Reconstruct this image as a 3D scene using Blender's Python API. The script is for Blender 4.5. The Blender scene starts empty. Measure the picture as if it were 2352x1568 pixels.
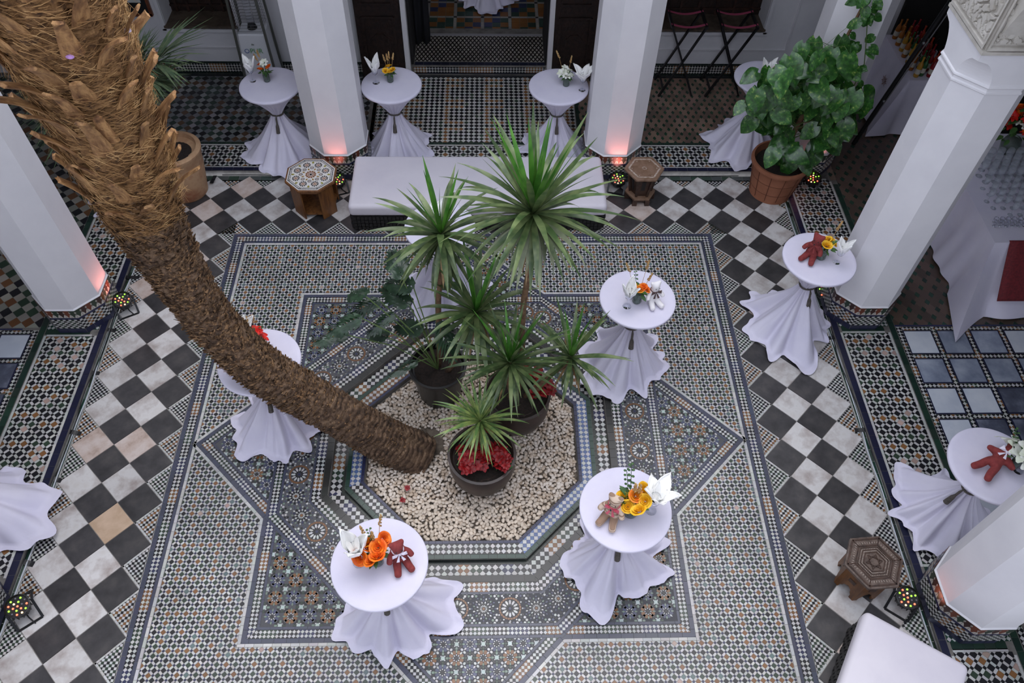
import bpy, math, random
import numpy as np
from mathutils import Vector, Matrix, Euler
SC = bpy.context.scene
COL = SC.collection
PI = math.pi
rnd = random.Random(7)

# ---------------------------------------------------------------- camera
HC = 7.2
OX, OY = -.0265 * HC, .577 * HC
CAM = Vector((-OX, -OY, HC))
FPX = 1815.48
F_ = Vector((0.0276019, 0.60441054, -0.79619472))
U_ = Vector((0.0045695, 0.79641358, 0.60473509))
R_ = Vector((0.99960855, -0.02033005, 0.01922068))
cd = bpy.data.cameras.new('camera'); cam = bpy.data.objects.new('camera', cd); COL.objects.link(cam)
cd.sensor_width = 36; cd.lens = 36 * FPX / 2352; cd.clip_start = .05; cd.clip_end = 200
m = Matrix.Identity(4)
for i in range(3):
    m[i][0] = R_[i]; m[i][1] = U_[i]; m[i][2] = -F_[i]; m[i][3] = CAM[i]
cam.matrix_world = m
SC.camera = cam

def at(px, py, z=0.0):
    d = F_ + R_ * ((px - 1176) / FPX) + U_ * ((784 - py) / FPX)
    t = (z - HC) / d.z
    return Vector((CAM.x + d.x * t, CAM.y + d.y * t, z))
def ray(px, py, t):
    return CAM + (F_ + R_ * ((px - 1176) / FPX) + U_ * ((784 - py) / FPX)) * t
def vis(x, y, z=0., mg=90):
    d = Vector((x, y, z)) - CAM
    w = d.dot(F_)
    if w <= .1: return False
    px = 1176 + FPX * d.dot(R_) / w; py = 784 - FPX * d.dot(U_) / w
    return -mg < px < 2352 + mg and -mg < py < 1568 + mg

# ---------------------------------------------------------------- light and exposure
W = bpy.data.worlds.new('sky'); SC.world = W; W.use_nodes = True
bg = W.node_tree.nodes['Background']
bg.inputs[0].default_value = (.80, .86, 1.0, 1); bg.inputs[1].default_value = 1.75
sd = bpy.data.lights.new('sun_light', 'SUN'); so = bpy.data.objects.new('sun_light', sd); COL.objects.link(so)
sd.energy = 1.25; sd.angle = math.radians(42); sd.color = (1, .95, .92)
so.rotation_euler = (math.radians(-24), math.radians(6), 0)
vs = SC.view_settings
vs.view_transform = 'Standard'; vs.look = 'None'; vs.gamma = 1; vs.exposure = 0.36
vs.use_curve_mapping = False

# ---------------------------------------------------------------- helpers
def lin(c):
    return tuple((v / 12.92 if v <= .04045 else ((v + .055) / 1.055) ** 2.4) for v in [x / 255 for x in c])
def mat(name, c, rough=.55, c2=None, ns=8, det=4, bump=0, bs=30, metal=0, trans=0, emit=None, es=1, ior=None,
        rand=0, coat=0, alpha=1, ramp=None, rlo=.4, rhi=.65, stretch=None, spec=None, bd=.01):
    M = bpy.data.materials.new(name); M.use_nodes = True
    nt = M.node_tree; N = nt.nodes; L = nt.links; b = N['Principled BSDF']
    c = lin(c) + (1,)
    b.inputs['Base Color'].default_value = c
    b.inputs['Roughness'].default_value = rough; b.inputs['Metallic'].default_value = metal
    if spec is not None: b.inputs['Specular IOR Level'].default_value = spec
    if trans: b.inputs['Transmission Weight'].default_value = trans
    if ior: b.inputs['IOR'].default_value = ior
    if coat: b.inputs['Coat Weight'].default_value = coat
    if alpha < 1: b.inputs['Alpha'].default_value = alpha
    if emit:
        b.inputs['Emission Color'].default_value = lin(emit) + (1,); b.inputs['Emission Strength'].default_value = es
    src = None
    if c2 or bump or ramp:
        tc = N.new('ShaderNodeTexCoord'); co = tc.outputs['Object']
        if rand or stretch:
            mp = N.new('ShaderNodeMapping'); L.new(co, mp.inputs[0])
            if stretch: mp.inputs['Scale'].default_value = stretch
            if rand:
                oi = N.new('ShaderNodeObjectInfo'); ml = N.new('ShaderNodeMath'); ml.operation = 'MULTIPLY'
                ml.inputs[1].default_value = 37.; L.new(oi.outputs['Random'], ml.inputs[0])
                cx = N.new('ShaderNodeCombineXYZ'); L.new(ml.outputs[0], cx.inputs[0]); L.new(ml.outputs[0], cx.inputs[1])
                L.new(cx.outputs[0], mp.inputs['Location'])
            co = mp.outputs[0]
    if c2 or ramp:
        n = N.new('ShaderNodeTexNoise'); n.inputs['Scale'].default_value = ns; n.inputs['Detail'].default_value = det
        n.inputs['Roughness'].default_value = .6
        L.new(co, n.inputs['Vector'])
        rp = N.new('ShaderNodeValToRGB'); L.new(n.outputs[0], rp.inputs[0])
        e = rp.color_ramp.elements
        e[0].position = rlo; e[1].position = rhi; e[0].color = c; e[1].color = lin(c2 or ramp[-1][1]) + (1,)
        if ramp:
            for p, q in ramp[:-1]:
                x = e.new(p); x.color = lin(q) + (1,)
        src = rp.outputs[0]
    if rand:
        oi2 = N.new('ShaderNodeObjectInfo')
        hs = N.new('ShaderNodeHueSaturation')
        mr = N.new('ShaderNodeMapRange'); mr.inputs[3].default_value = 1 - rand; mr.inputs[4].default_value = 1 + rand
        L.new(oi2.outputs['Random'], mr.inputs[0]); L.new(mr.outputs[0], hs.inputs['Value'])
        if src: L.new(src, hs.inputs['Color'])
        else: hs.inputs['Color'].default_value = c
        src = hs.outputs[0]
    if src: L.new(src, b.inputs['Base Color'])
    if bump:
        n2 = N.new('ShaderNodeTexNoise'); n2.inputs['Scale'].default_value = bs; n2.inputs['Detail'].default_value = 3
        L.new(co, n2.inputs['Vector'])
        bp = N.new('ShaderNodeBump'); bp.inputs['Strength'].default_value = bump; bp.inputs['Distance'].default_value = bd
        L.new(n2.outputs[0], bp.inputs['Height']); L.new(bp.outputs[0], b.inputs['Normal'])
    return M
def vcmat(name, rough=.35, noise=.25):
    M = bpy.data.materials.new(name); M.use_nodes = True
    nt = M.node_tree; N = nt.nodes; L = nt.links; b = N['Principled BSDF']
    b.inputs['Roughness'].default_value = rough
    a = N.new('ShaderNodeAttribute'); a.attribute_name = 'col'
    tc = N.new('ShaderNodeTexCoord')
    n = N.new('ShaderNodeTexNoise'); n.inputs['Scale'].default_value = 2.2; n.inputs['Detail'].default_value = 7
    L.new(tc.outputs['Object'], n.inputs['Vector'])
    mr = N.new('ShaderNodeMapRange'); mr.inputs[1].default_value = .3; mr.inputs[2].default_value = .7
    mr.inputs[3].default_value = 1 - noise; mr.inputs[4].default_value = 1.03
    L.new(n.outputs[0], mr.inputs[0])
    hs = N.new('ShaderNodeHueSaturation'); L.new(a.outputs['Color'], hs.inputs['Color']); L.new(mr.outputs[0], hs.inputs['Value'])
    L.new(hs.outputs[0], b.inputs['Base Color'])
    return M

def tag(o, label=None, cat=None, group=None, kind=None):
    if label: o['label'] = label
    if cat: o['category'] = cat
    if group: o['group'] = group
    if kind: o['kind'] = kind
    return o
def link(o, par=None):
    COL.objects.link(o)
    if par is not None: o.parent = par
    return o
def empty(name, loc=(0, 0, 0), rz=0, label=None, cat=None, group=None, kind=None):
    o = bpy.data.objects.new(name, None); o.location = loc; o.rotation_euler = (0, 0, rz); o.empty_display_size = .1
    link(o); return tag(o, label, cat, group, kind)
def mesh(name, v, f, mi=None, smooth=False):
    me = bpy.data.meshes.new(name); me.from_pydata([tuple(p) for p in v], [], f); me.update()
    if mi: me.polygons.foreach_set('material_index', mi)
    if smooth: me.polygons.foreach_set('use_smooth', [True] * len(f))
    return me
class B:
    """collects shapes into one mesh"""
    def __init__(s): s.v = []; s.f = []; s.mi = []
    def add(s, vf, mi=0, M=None):
        v, f = vf; k = len(s.v)
        if M is not None: v = [tuple(M @ Vector(p)) for p in v]
        s.v += [tuple(p) for p in v]; s.f += [tuple(i + k for i in q) for q in f]; s.mi += [mi] * len(f); return s
    def build(s, name, mats, par=None, smooth=False, loc=None, world=False):
        me = mesh(name, s.v, s.f, s.mi, smooth)
        for x in (mats if isinstance(mats, (list, tuple)) else [mats]): me.materials.append(x)
        return place(name, me, par, loc, world)
def place(name, me, par=None, loc=None, world=False, rot=None, sc=None):
    o = bpy.data.objects.new(name, me)
    link(o, par)
    if world and par is not None: o.matrix_parent_inverse = Matrix.Translation(-Vector(par.location))
    if loc is not None: o.location = loc
    if rot is not None: o.rotation_euler = rot
    if sc is not None: o.scale = sc if isinstance(sc, (tuple, list, Vector)) else (sc,) * 3
    return o
def copy_tree(o, par=None):
    c = o.copy(); COL.objects.link(c); c.parent = par
    for ch in list(o.children): copy_tree(ch, c)
    return c
def box(x, y, z, sx, sy, sz):
    v = [(x + a * sx / 2, y + b * sy / 2, z + c * sz / 2) for c in (-1, 1) for b in (-1, 1) for a in (-1, 1)]
    return v, [(0, 2, 3, 1), (4, 5, 7, 6), (0, 1, 5, 4), (2, 6, 7, 3), (0, 4, 6, 2), (1, 3, 7, 5)]
def lathe(prof, n=24, a0=0., x=0, y=0):
    v = []; f = []
    for r, z in prof:
        for i in range(n):
            a = a0 + 2 * PI * i / n; v.append((x + r * math.cos(a), y + r * math.sin(a), z))
    for j in range(len(prof) - 1):
        for i in range(n):
            k = (i + 1) % n; f.append((j * n + i, j * n + k, (j + 1) * n + k, (j + 1) * n + i))
    return v, f
def disc(r, z, n=24, a0=0.): 
    return [(r * math.cos(a0 + 2 * PI * i / n), r * math.sin(a0 + 2 * PI * i / n), z) for i in range(n)], [tuple(range(n))]
def prism(poly, z0, z1, s=1.0, poly2=None):
    n = len(poly); q = poly2 or [(a * s, b * s) for a, b in poly]
    v = [(a, b, z0) for a, b in poly] + [(a, b, z1) for a, b in q]
    return v, [tuple(range(n))[::-1], tuple(range(n, 2 * n))] + [(i, (i + 1) % n, n + (i + 1) % n, n + i) for i in range(n)]
def ngon(n, r, a0=0., cx=0, cy=0): return [(cx + r * math.cos(a0 + 2 * PI * i / n), cy + r * math.sin(a0 + 2 * PI * i / n)) for i in range(n)]
def tube(pts, r, n=8, cap=True):
    pts = [Vector(p) for p in pts]; m_ = len(pts)
    rs = r if isinstance(r, (list, tuple)) else [r] * m_
    v = []; f = []; up = None
    for i, p in enumerate(pts):
        t = (pts[min(i + 1, m_ - 1)] - pts[max(i - 1, 0)])
        t = t.normalized() if t.length > 1e-9 else Vector((0, 0, 1))
        if up is None: up = Vector((0, 0, 1)) if abs(t.z) < .9 else Vector((1, 0, 0))
        a = t.cross(up)
        a = a.normalized() if a.length > 1e-6 else t.orthogonal().normalized()
        b = a.cross(t); up = b
        for k in range(n):
            an = 2 * PI * k / n; v.append(p + (a * math.cos(an) + b * math.sin(an)) * rs[i])
    for i in range(m_ - 1):
        for k in range(n):
            q = (k + 1) % n; f.append((i * n + k, (i + 1) * n + k, (i + 1) * n + q, i * n + q))
    if cap: f += [tuple(range(n)), tuple(range((m_ - 1) * n, m_ * n))[::-1]]
    return v, f
def bar(a, b, w, h=None):
    """square bar from a to b"""
    a = Vector(a); b = Vector(b); t = (b - a).normalized(); h = h or w
    s = t.cross(Vector((0, 0, 1)) if abs(t.z) < .95 else Vector((0, 1, 0))).normalized(); u = s.cross(t)
    v = [p + s * (i * w / 2) + u * (j * h / 2) for p in (a, b) for j in (-1, 1) for i in (-1, 1)]
    return v, [(0, 1, 3, 2), (4, 6, 7, 5), (0, 4, 5, 1), (2, 3, 7, 6), (0, 2, 6, 4), (1, 5, 7, 3)]
def sphere(c, r, nu=16, nv=10, sq=(1, 1, 1)):
    v = []; f = []
    for j in range(nv + 1):
        t = PI * j / nv
        for i in range(nu):
            a = 2 * PI * i / nu
            v.append((c[0] + r * sq[0] * math.sin(t) * math.cos(a), c[1] + r * sq[1] * math.sin(t) * math.sin(a), c[2] + r * sq[2] * math.cos(t)))
    for j in range(nv):
        for i in range(nu):
            k = (i + 1) % nu; f.append((j * nu + i, (j + 1) * nu + i, (j + 1) * nu + k, j * nu + k))
    return v, f
def grid(fn, nu, nv, closed=False):
    v = []; f = []
    for j in range(nv + 1):
        for i in range(nu if closed else nu + 1): v.append(fn(i / nu, j / nv))
    w = nu if closed else nu + 1
    for j in range(nv):
        for i in range(nu):
            k = (i + 1) % w if closed else i + 1
            f.append((j * w + i, j * w + k, (j + 1) * w + k, (j + 1) * w + i))
    return v, f
def bevel(o, w=.01, seg=3, sub=0):
    b = o.modifiers.new('bevel', 'BEVEL'); b.width = w; b.segments = seg; b.limit_method = 'ANGLE'
    if sub:
        s = o.modifiers.new('sub', 'SUBSURF'); s.levels = sub; s.render_levels = sub
    return o

# ---------------------------------------------------------------- colours
WHT = (194, 193, 189); BLK = (24, 24, 28); BRN = (126, 86, 50); GRN = (46, 62, 48); NAV = (44, 47, 78); GRY = (104, 104, 110)
LBL = (86, 106, 150); DGR = (32, 62, 50); SLB = (68, 71, 88); ORG = (168, 116, 66); PNK = (176, 148, 136)
m_mosaic = vcmat('glazed_mosaic', .33, .22)
m_mosdark = vcmat('worn_mosaic', .42, .45)
m_grout = mat('grout', (120, 116, 110), .85, (92, 88, 84), 6)
m_groutw = mat('pale_grout', (150, 146, 140), .85, (120, 116, 110), 6)
m_white = mat('white_plaster', (226, 224, 226), .7, (218, 216, 219), 1.5, bump=.06, bs=14)
m_marbw = mat('white_marble', (158, 146, 140), .4, ramp=[(.47, (190, 184, 180)), (.56, (206, 203, 200)), (.8, (196, 190, 184))], ns=5, det=9, rand=.10, rlo=.3, rhi=.75)
m_marbp = mat('pink_marble', (150, 128, 112), .4, ramp=[(.45, (190, 170, 158)), (.6, (206, 192, 184)), (.8, (196, 180, 168))], ns=5, det=9, rand=.06, rlo=.3, rhi=.75)
m_marbs = mat('sandy_marble', (186, 158, 130), .45, (204, 176, 150), 6, 6, rand=.04)
m_marbd = mat('dark_marble', (44, 42, 43), .38, ramp=[(.5, (60, 58, 59)), (.8, (80, 76, 74))], ns=6, det=10, rand=.18, rlo=.3, rhi=.75)
m_slabb = mat('blue_grey_marble', (108, 116, 134), .3, ramp=[(.52, (140, 148, 164)), (.8, (168, 174, 186))], ns=4, det=12, rand=.1, rlo=.3, rhi=.72)
m_slabl = mat('pale_marble_slab', (186, 192, 202), .3, (204, 208, 214), 3, 10, rand=.06)
m_slabd = mat('dark_marble_slab', (58, 60, 72), .3, ramp=[(.52, (84, 88, 102)), (.8, (128, 132, 146))], ns=5, det=12, rand=.12, rlo=.3, rhi=.72)
m_black = mat('black_metal', (18, 18, 20), .45)
# ---------------------------------------------------------------- mosaic engine: every piece is real geometry
def clip(P, n, d):
    out = []; L = len(P); ds = [n[0] * x + n[1] * y - d for x, y in P]
    if max(ds) <= 0: return P
    if min(ds) >= 0: return []
    for i in range(L):
        a, b = P[i], P[(i + 1) % L]; da, db = ds[i], ds[(i + 1) % L]
        if da <= 0: out.append(a)
        if (da < 0 < db) or (db < 0 < da):
            t = da / (da - db); out.append((a[0] + (b[0] - a[0]) * t, a[1] + (b[1] - a[1]) * t))
    return out
def area(P):
    return abs(sum(P[i][0] * P[(i + 1) % len(P)][1] - P[(i + 1) % len(P)][0] * P[i][1] for i in range(len(P)))) / 2
class Mos:
    def __init__(s, z=0., h=.003, T=None, min_a=8e-6, jit=.12):
        s.P = []; s.C = []; s.z = z; s.h = h; s.T = T; s.min_a = min_a; s.jit = jit
    def put(s, P, col, cons=(), chk=True):
        cx = sum(p[0] for p in P) / len(P); cy = sum(p[1] for p in P) / len(P)
        for c in cons:
            h = c(cx, cy) if callable(c) else c
            P = clip(P, h[:2], h[2])
            if len(P) < 3: return
        if area(P) < s.min_a: return
        if sum(P[i][0] * P[(i + 1) % len(P)][1] - P[(i + 1) % len(P)][0] * P[i][1] for i in range(len(P))) < 0: P = P[::-1]
        if s.T is not None: W_ = [s.T(*p) for p in P]
        else: W_ = [(p[0], p[1], s.z) for p in P]
        if chk and not vis(*W_[0], 60): return
        j = 1 + rnd.uniform(-s.jit, s.jit)
        s.P.append(W_); s.C.append([min(1, x * j * (1 + rnd.uniform(-.04, .04))) for x in lin(col)])
    def build(s, name, par, material=None, nrm=(0, 0, 1), kind='stuff'):
        v = []; f = []; cols = []; n = Vector(nrm) * s.h
        for P, c in zip(s.P, s.C):
            k = len(v); L = len(P)
            v += [(p[0] + n[0], p[1] + n[1], p[2] + n[2]) for p in P] + [tuple(p) for p in P]
            f.append(tuple(range(k, k + L))); cols += [c] * L
            for i in range(L):
                q = (i + 1) % L; f.append((k + i, k + L + i, k + L + q, k + q)); cols += [c] * 4
        if not v: return None
        me = mesh(name, v, f)
        a = me.color_attributes.new('col', 'FLOAT_COLOR', 'CORNER')
        arr = np.ones((len(cols), 4), dtype=np.float32); arr[:, :3] = cols
        a.data.foreach_set('color', arr.ravel())
        me.materials.append(material or m_mosaic)
        o = place(name, me, par)
        if kind: o['kind'] = kind
        return o
def sq(cx, cy, s, a=0.): # square half-size s rotated by a
    c, d = math.cos(a), math.sin(a)
    return [(cx + x * c * s - y * d * s, cy + x * d * s + y * c * s) for x, y in ((-1, -1), (1, -1), (1, 1), (-1, 1))]
def rc(cx, cy, hx, hy, a=0.):
    c, d = math.cos(a), math.sin(a)
    return [(cx + x * c * hx - y * d * hy, cy + x * d * hx + y * c * hy) for x, y in ((-1, -1), (1, -1), (1, 1), (-1, 1))]
def rect_cons(x0, x1, y0, y1): return [(1, 0, x1), (-1, 0, -x0), (0, 1, y1), (0, -1, -y0)]
def lattice(mo, x0, x1, y0, y1, p, cons, colf, bw=.36, small=NAV, g=.0012, single=None):
    """45 degree lattice of coloured squares divided by white bars with small squares at the nodes; p = horizontal pitch"""
    s = p / math.sqrt(2); w = s * bw; L = s - w; A = PI / 4
    for j in range(int((y1 - y0) / (p / 2)) + 3):
        for i in range(int((x1 - x0) / p) + 3):
            u = 2 * i + (j % 2)
            x = x0 + (u - 1) * p / 2; y = y0 + (j - 1) * p / 2
            if not (x0 - p < x < x1 + p and y0 - p < y < y1 + p): continue
            col = colf(u, j)
            if single is None or not single(x, y, L / 2 - g, A, col): mo.put(sq(x, y, L / 2 - g, A), col, cons)
            q = s / 2 / math.sqrt(2)
            mo.put(rc(x + q, y + q, w / 2 - g, L / 2 - g, A), WHT, cons)
            mo.put(rc(x - q, y + q, L / 2 - g, w / 2 - g, A), WHT, cons)
            mo.put(sq(x, y + p / 2, w / 2 - g, A), small, cons)
def checks(mo, x0, x1, y0, y1, d, cons, colf, A=PI / 4, g=.001, T=None):
    """checker of squares turned 45 degrees (diagonal d); T maps local to plan"""
    for j in range(int((y1 - y0) / (d / 2)) + 3):
        for i in range(int((x1 - x0) / d) + 3):
            x = x0 + (i + (j % 2) * .5 - .5) * d; y = y0 + (j - 1) * d / 2
            col = WHT if j % 2 == 0 else colf(x, y)
            P = sq(x, y, (d / 2 - g) / math.sqrt(2), A)
            if T: P = [T(*p) for p in P]
            mo.put(P, col, cons)
S2 = math.sqrt(.5)
def hA(t, inside):
    def h(x, y):
        n = (math.copysign(1, x), 0) if abs(x) > abs(y) else (0, math.copysign(1, y))
        return (n[0], n[1], t) if inside else (-n[0], -n[1], -t)
    return h
def hD(t, inside):
    def h(x, y):
        n = (math.copysign(S2, x), math.copysign(S2, y))
        return (n[0], n[1], t) if inside else (-n[0], -n[1], -t)
    return h
NRM = [(math.cos(k * PI / 4), math.sin(k * PI / 4)) for k in range(8)]
def loc2w(k):
    n = NRM[k]
    return lambda t, r: (n[0] * r - n[1] * t, n[1] * r + n[0] * t)
def oct_cons(k, lo, hi):
    n, a, b = NRM[k], NRM[(k + 1) % 8], NRM[(k - 1) % 8]
    return [(n[0], n[1], hi), (-n[0], -n[1], -lo), (a[0] - n[0], a[1] - n[1], 0), (b[0] - n[0], b[1] - n[1], 0)]
def star_cons(k, lo, hi):
    n, a, b = NRM[k], NRM[(k + 1) % 8], NRM[(k - 1) % 8]
    def side(x, y):
        t = -n[1] * x + n[0] * y; q = a if t > 0 else b
        return (n[0] - q[0], n[1] - q[1], 0)
    def mit(x, y):
        t = -n[1] * x + n[0] * y; q = NRM[(k + 2) % 8] if t > 0 else NRM[(k - 2) % 8]
        return (q[0] - n[0], q[1] - n[1], 0)
    def own(x, y):
        t = -n[1] * x + n[0] * y; q = a if t > 0 else b
        return (-q[0], -q[1], -2.0045)
    return [(n[0], n[1], hi), (-n[0], -n[1], -lo), side, mit, own]
def strip(mo, k, r0, r1, L, step, col, cons, g=.0015):
    T = loc2w(k); n = int(2 * L / step) + 1
    for i in range(n):
        t0 = -L + i * step
        mo.put([T(t0 + g, r0 + .0005), T(t0 + step - g, r0 + .0005), T(t0 + step - g, r1 - .0005), T(t0 + g, r1 - .0005)], col, cons)
def bandcol(seed, step=.17, pal=(BLK, BRN, BLK, GRN, BLK, NAV)):
    def f(t, r): return pal[(int(math.floor(t / step)) * 7 + seed) % len(pal)]
    return f
TAN = math.tan(PI / 8)

# ---------------------------------------------------------------- floor
floor = empty('floor', (0, 0, 0), kind='structure')
b = B()
# courtyard ground plane is left open where the planter channel and pebble bed are
ro = 1.425
outer = [(4.12, -4.1), (4.12, 4.12), (-4.12, 4.12), (-4.12, -4.1)]
oc = [(NRM[k][0] * ro - NRM[k][1] * ro * TAN * s_, NRM[k][1] * ro + NRM[k][0] * ro * TAN * s_) for k in range(8) for s_ in (1,)]
oc = [Vector((ro / math.cos(PI / 8) * math.cos(PI / 8 + k * PI / 4), ro / math.cos(PI / 8) * math.sin(PI / 8 + k * PI / 4))) for k in range(8)]
v = [(x, y, -.0) for x, y in outer] + [(q.x, q.y, 0) for q in oc]
# corners 0:(+,-) 1:(+,+) 2:(-,+) 3:(-,-) ; octagon 4..11 starting at 22.5 deg
b.add((v, [(0, 1, 4, 11), (1, 5, 4), (1, 2, 6, 5), (2, 7, 6), (2, 3, 8, 7), (3, 9, 8), (3, 0, 10, 9), (0, 11, 10)]))
fb = b.build('courtyard_bed', m_groutw, floor)

# marble checker tiles: one object each
dk = 6.5 / 15 / 2; hs_ = dk * S2 * 2 / 2 - .002
def tile_mesh(name, mtl, s, h=.006):
    v, f = prism(sq(0, 0, s, 0), -.002, h, poly2=sq(0, 0, s - .0015, 0))
    me = mesh(name, v, f); me.materials.append(mtl); return me
tm = {'w': tile_mesh('checker_tile', m_marbw, hs_), 'p': tile_mesh('checker_tile', m_marbp, hs_), 's': tile_mesh('checker_tile', m_marbs, hs_), 'd': tile_mesh('checker_tile', m_marbd, hs_)}
cells = set()
for k in range(4):
    for j in range(-1, 40):
        if (k + j) % 2: continue
        for sgn in (-1, 1):
            cells.add((round(sgn * (3.25 + k * dk), 4), round(3.25 - j * dk + (0), 4), k % 2))
        cells.add((round(-3.25 + j * dk, 4), round(3.25 + k * dk, 4), k % 2))
for kx in range(4):
    for ky in range(4):
        if (kx + ky) % 2 == 0:
            for sgn in (-1, 1): cells.add((round(sgn * (3.25 + kx * dk), 4), round(3.25 + ky * dk, 4), kx % 2))
nt_ = 0
seen = set()
for (x, y, c) in sorted(cells):
    if (x, y) in seen or not vis(x, y, 0, 120): continue
    if abs(x) > 4.0 or y > 4.0: continue
    seen.add((x, y))
    q = 'd'
    if c:
        q = rnd.choice('wwwwwwwwp') if not (x < -2 and -.9 < y < 3) else rnd.choice('wwpp')
        if abs(x + 3.465) < .1 and abs(y + .8) < .2: q = 's'
    o = place('checker_tile', tm[q], floor, (x, y, 0), rot=(0, 0, PI / 4)); nt_ += 1

# mosaic triangles between the marble tiles, inside and outside
mt = Mos(0., .004)
def tri_fill(ax, ay, bx, by, cx, cy, seed, outline=True):
    """triangle a b c (ccw) filled with small checks, white outline along the two sides that meet at b"""
    pts = [(ax, ay), (bx, by), (cx, cy)]
    pal = [(BLK, BRN), (BLK, GRN), (BLK, BRN), (BLK, BLK)][seed % 4]
    cons = []
    for i in range(3):
        p, q = pts[i], pts[(i + 1) % 3]; dx, dy = q[0] - p[0], q[1] - p[1]; L = math.hypot(dx, dy); n = (dy / L, -dx / L)
        inset = .022 if (outline and i < 2) else .004
        cons.append((n[0], n[1], n[0] * p[0] + n[1] * p[1] - inset))
        if outline and i < 2:
            c2 = (n[0], n[1], n[0] * p[0] + n[1] * p[1] - .003); c3 = (-n[0], -n[1], -(n[0] * p[0] + n[1] * p[1]) + .019)
            for k in range(6):
                t0, t1 = k / 6 + .005, (k + 1) / 6 - .005
                P = [(p[0] + dx * t0, p[1] + dy * t0), (p[0] + dx * t1, p[1] + dy * t1)]
                P += [(P[1][0] - n[0] * .019, P[1][1] - n[1] * .019), (P[0][0] - n[0] * .019, P[0][1] - n[1] * .019)]
                mt.put(P, WHT, [c2])
    x0, x1 = min(p[0] for p in pts), max(p[0] for p in pts); y0, y1 = min(p[1] for p in pts), max(p[1] for p in pts)
    s = .0245; L = s * math.sqrt(2)
    for j in range(int((y1 - y0) / s) + 2):
        for i in range(int((x1 - x0) / s) + 2):
            cx_, cy_ = x0 + i * s, y0 + j * s
            a = (i + j) % 2
            col = WHT if a else (pal[(i // 2 + j // 2) % 2])
            if a == 0 and (i % 4 == 0 and j % 4 == 0): col = BLK
            mt.put(sq(cx_, cy_, s / 2 - .001), col, cons)
for sgn in (-1, 1):
    for j in range(-1, 20):
        y0 = 3.25 + dk - (2 * dk) * j
        if not vis(sgn * 3.3, y0, 0, 150) and not vis(sgn * 4.2, y0, 0, 150): continue
        if j >= 1:
            a, bb, c = (sgn * 3.033, y0 - dk), (sgn * (3.033 + dk), y0), (sgn * 3.033, y0 + dk)
            if sgn > 0: tri_fill(*a, *bb, *c, j)
            else: tri_fill(*c, *bb, *a, j)
        xo = 3.25 + 3 * dk + dk
        yy = 3.25 - 2 * dk * j
        a, bb, c = (sgn * xo, yy - dk), (sgn * (xo - dk), yy), (sgn * xo, yy + dk)
        if yy < 3.9:
            if sgn > 0: tri_fill(*c, *bb, *a, j + 1, False)
            else: tri_fill(*a, *bb, *c, j + 1, False)
for i in range(-1, 17):
    x0 = -3.25 + dk + 2 * dk * i
    if 0 <= i <= 14: tri_fill(x0 + dk, 3.033, x0, 3.033 + dk, x0 - dk, 3.033, i)
    xx = -3.25 + 2 * dk * i; yo = 3.25 + 4 * dk
    if abs(xx) < 4: tri_fill(xx - dk, yo - .07, xx, yo - dk - .01, xx + dk, yo - .07, i)
mt.build('triangle_mosaic', floor)

# rug: border, field, eight-pointed star
mb = Mos(0., .004)
for k in (0, 2, 4, 6):
    sc = [lambda x, y, k=k: (NRM[(k + 2) % 8][0] - NRM[k][0], NRM[(k + 2) % 8][1] - NRM[k][1], 0), lambda x, y, k=k: (NRM[(k - 2) % 8][0] - NRM[k][0], NRM[(k - 2) % 8][1] - NRM[k][1], 0)]
    strip(mb, k, 2.985, 3.03, 3.05, .12, SLB, sc)
    strip(mb, k, 2.875, 2.905, 3.0, .12, SLB, sc)
    strip(mb, k, 2.845, 2.873, 3.0, .09, WHT, sc)
    n = NRM[k]
    checks(mb, -3.1, 3.1, 2.907, 2.985, .039, sc + [(n[0], n[1], 2.984), (-n[0], -n[1], -2.906)], bandcol(k), T=loc2w(k))
for k in range(8):
    sc = star_cons(k, 2.02, 2.048); strip(mb, k, 2.02, 2.048, 2.06, .08, WHT, sc)
    sc = star_cons(k, 1.978, 2.019); strip(mb, k, 1.978, 2.019, 2.06, .11, SLB, sc)
    sc = star_cons(k, 1.902, 1.977); checks(mb, -2.1, 2.1, 1.903, 1.976, .037, sc, bandcol(k + 2), T=loc2w(k))
    sc = star_cons(k, 1.876, 1.9); strip(mb, k, 1.876, 1.9, 2.0, .11, SLB, sc)
    sc = oct_cons(k, 1.978, 2.004); strip(mb, k, 1.978, 2.004, .9, .11, SLB, sc)
    sc = oct_cons(k, 1.902, 1.977); checks(mb, -.9, .9, 1.903, 1.976, .037, sc, bandcol(k + 3), T=loc2w(k))
    sc = oct_cons(k, 1.876, 1.9); strip(mb, k, 1.876, 1.9, .9, .11, SLB, sc)
    sc = oct_cons(k, 1.585, 1.605); strip(mb, k, 1.585, 1.605, .8, .11, SLB, sc)
    sc = oct_cons(k, 1.495, 1.584); checks(mb, -.8, .8, 1.495, 1.584, .045, sc, bandcol(k + 1), T=loc2w(k))
mb.build('mosaic_border', floor)

def rugcol(u, j):
    a = (u + 5) % 20 - 10; c = (j + 5) % 20 - 10
    m1 = max(abs((u % 16) - 8), abs((j % 16) - 8))
    if m1 == 4 or m1 == 0: return BRN if rnd.random() > .06 else PNK
    if m1 == 7 and ((u + j) // 2) % 3 == 0: return BRN
    if j % 2: return GRN if rnd.random() > .12 else (92, 110, 108)
    return BLK
mf = Mos(0., .003, jit=.14)
lattice(mf, -2.84, 2.84, -2.84, 2.84, .081, rect_cons(-2.84, 2.84, -2.84, 2.84) + [hA(2.05, False), hD(2.05, False)], rugcol)
mf.build('lattice_mosaic', floor)

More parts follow.
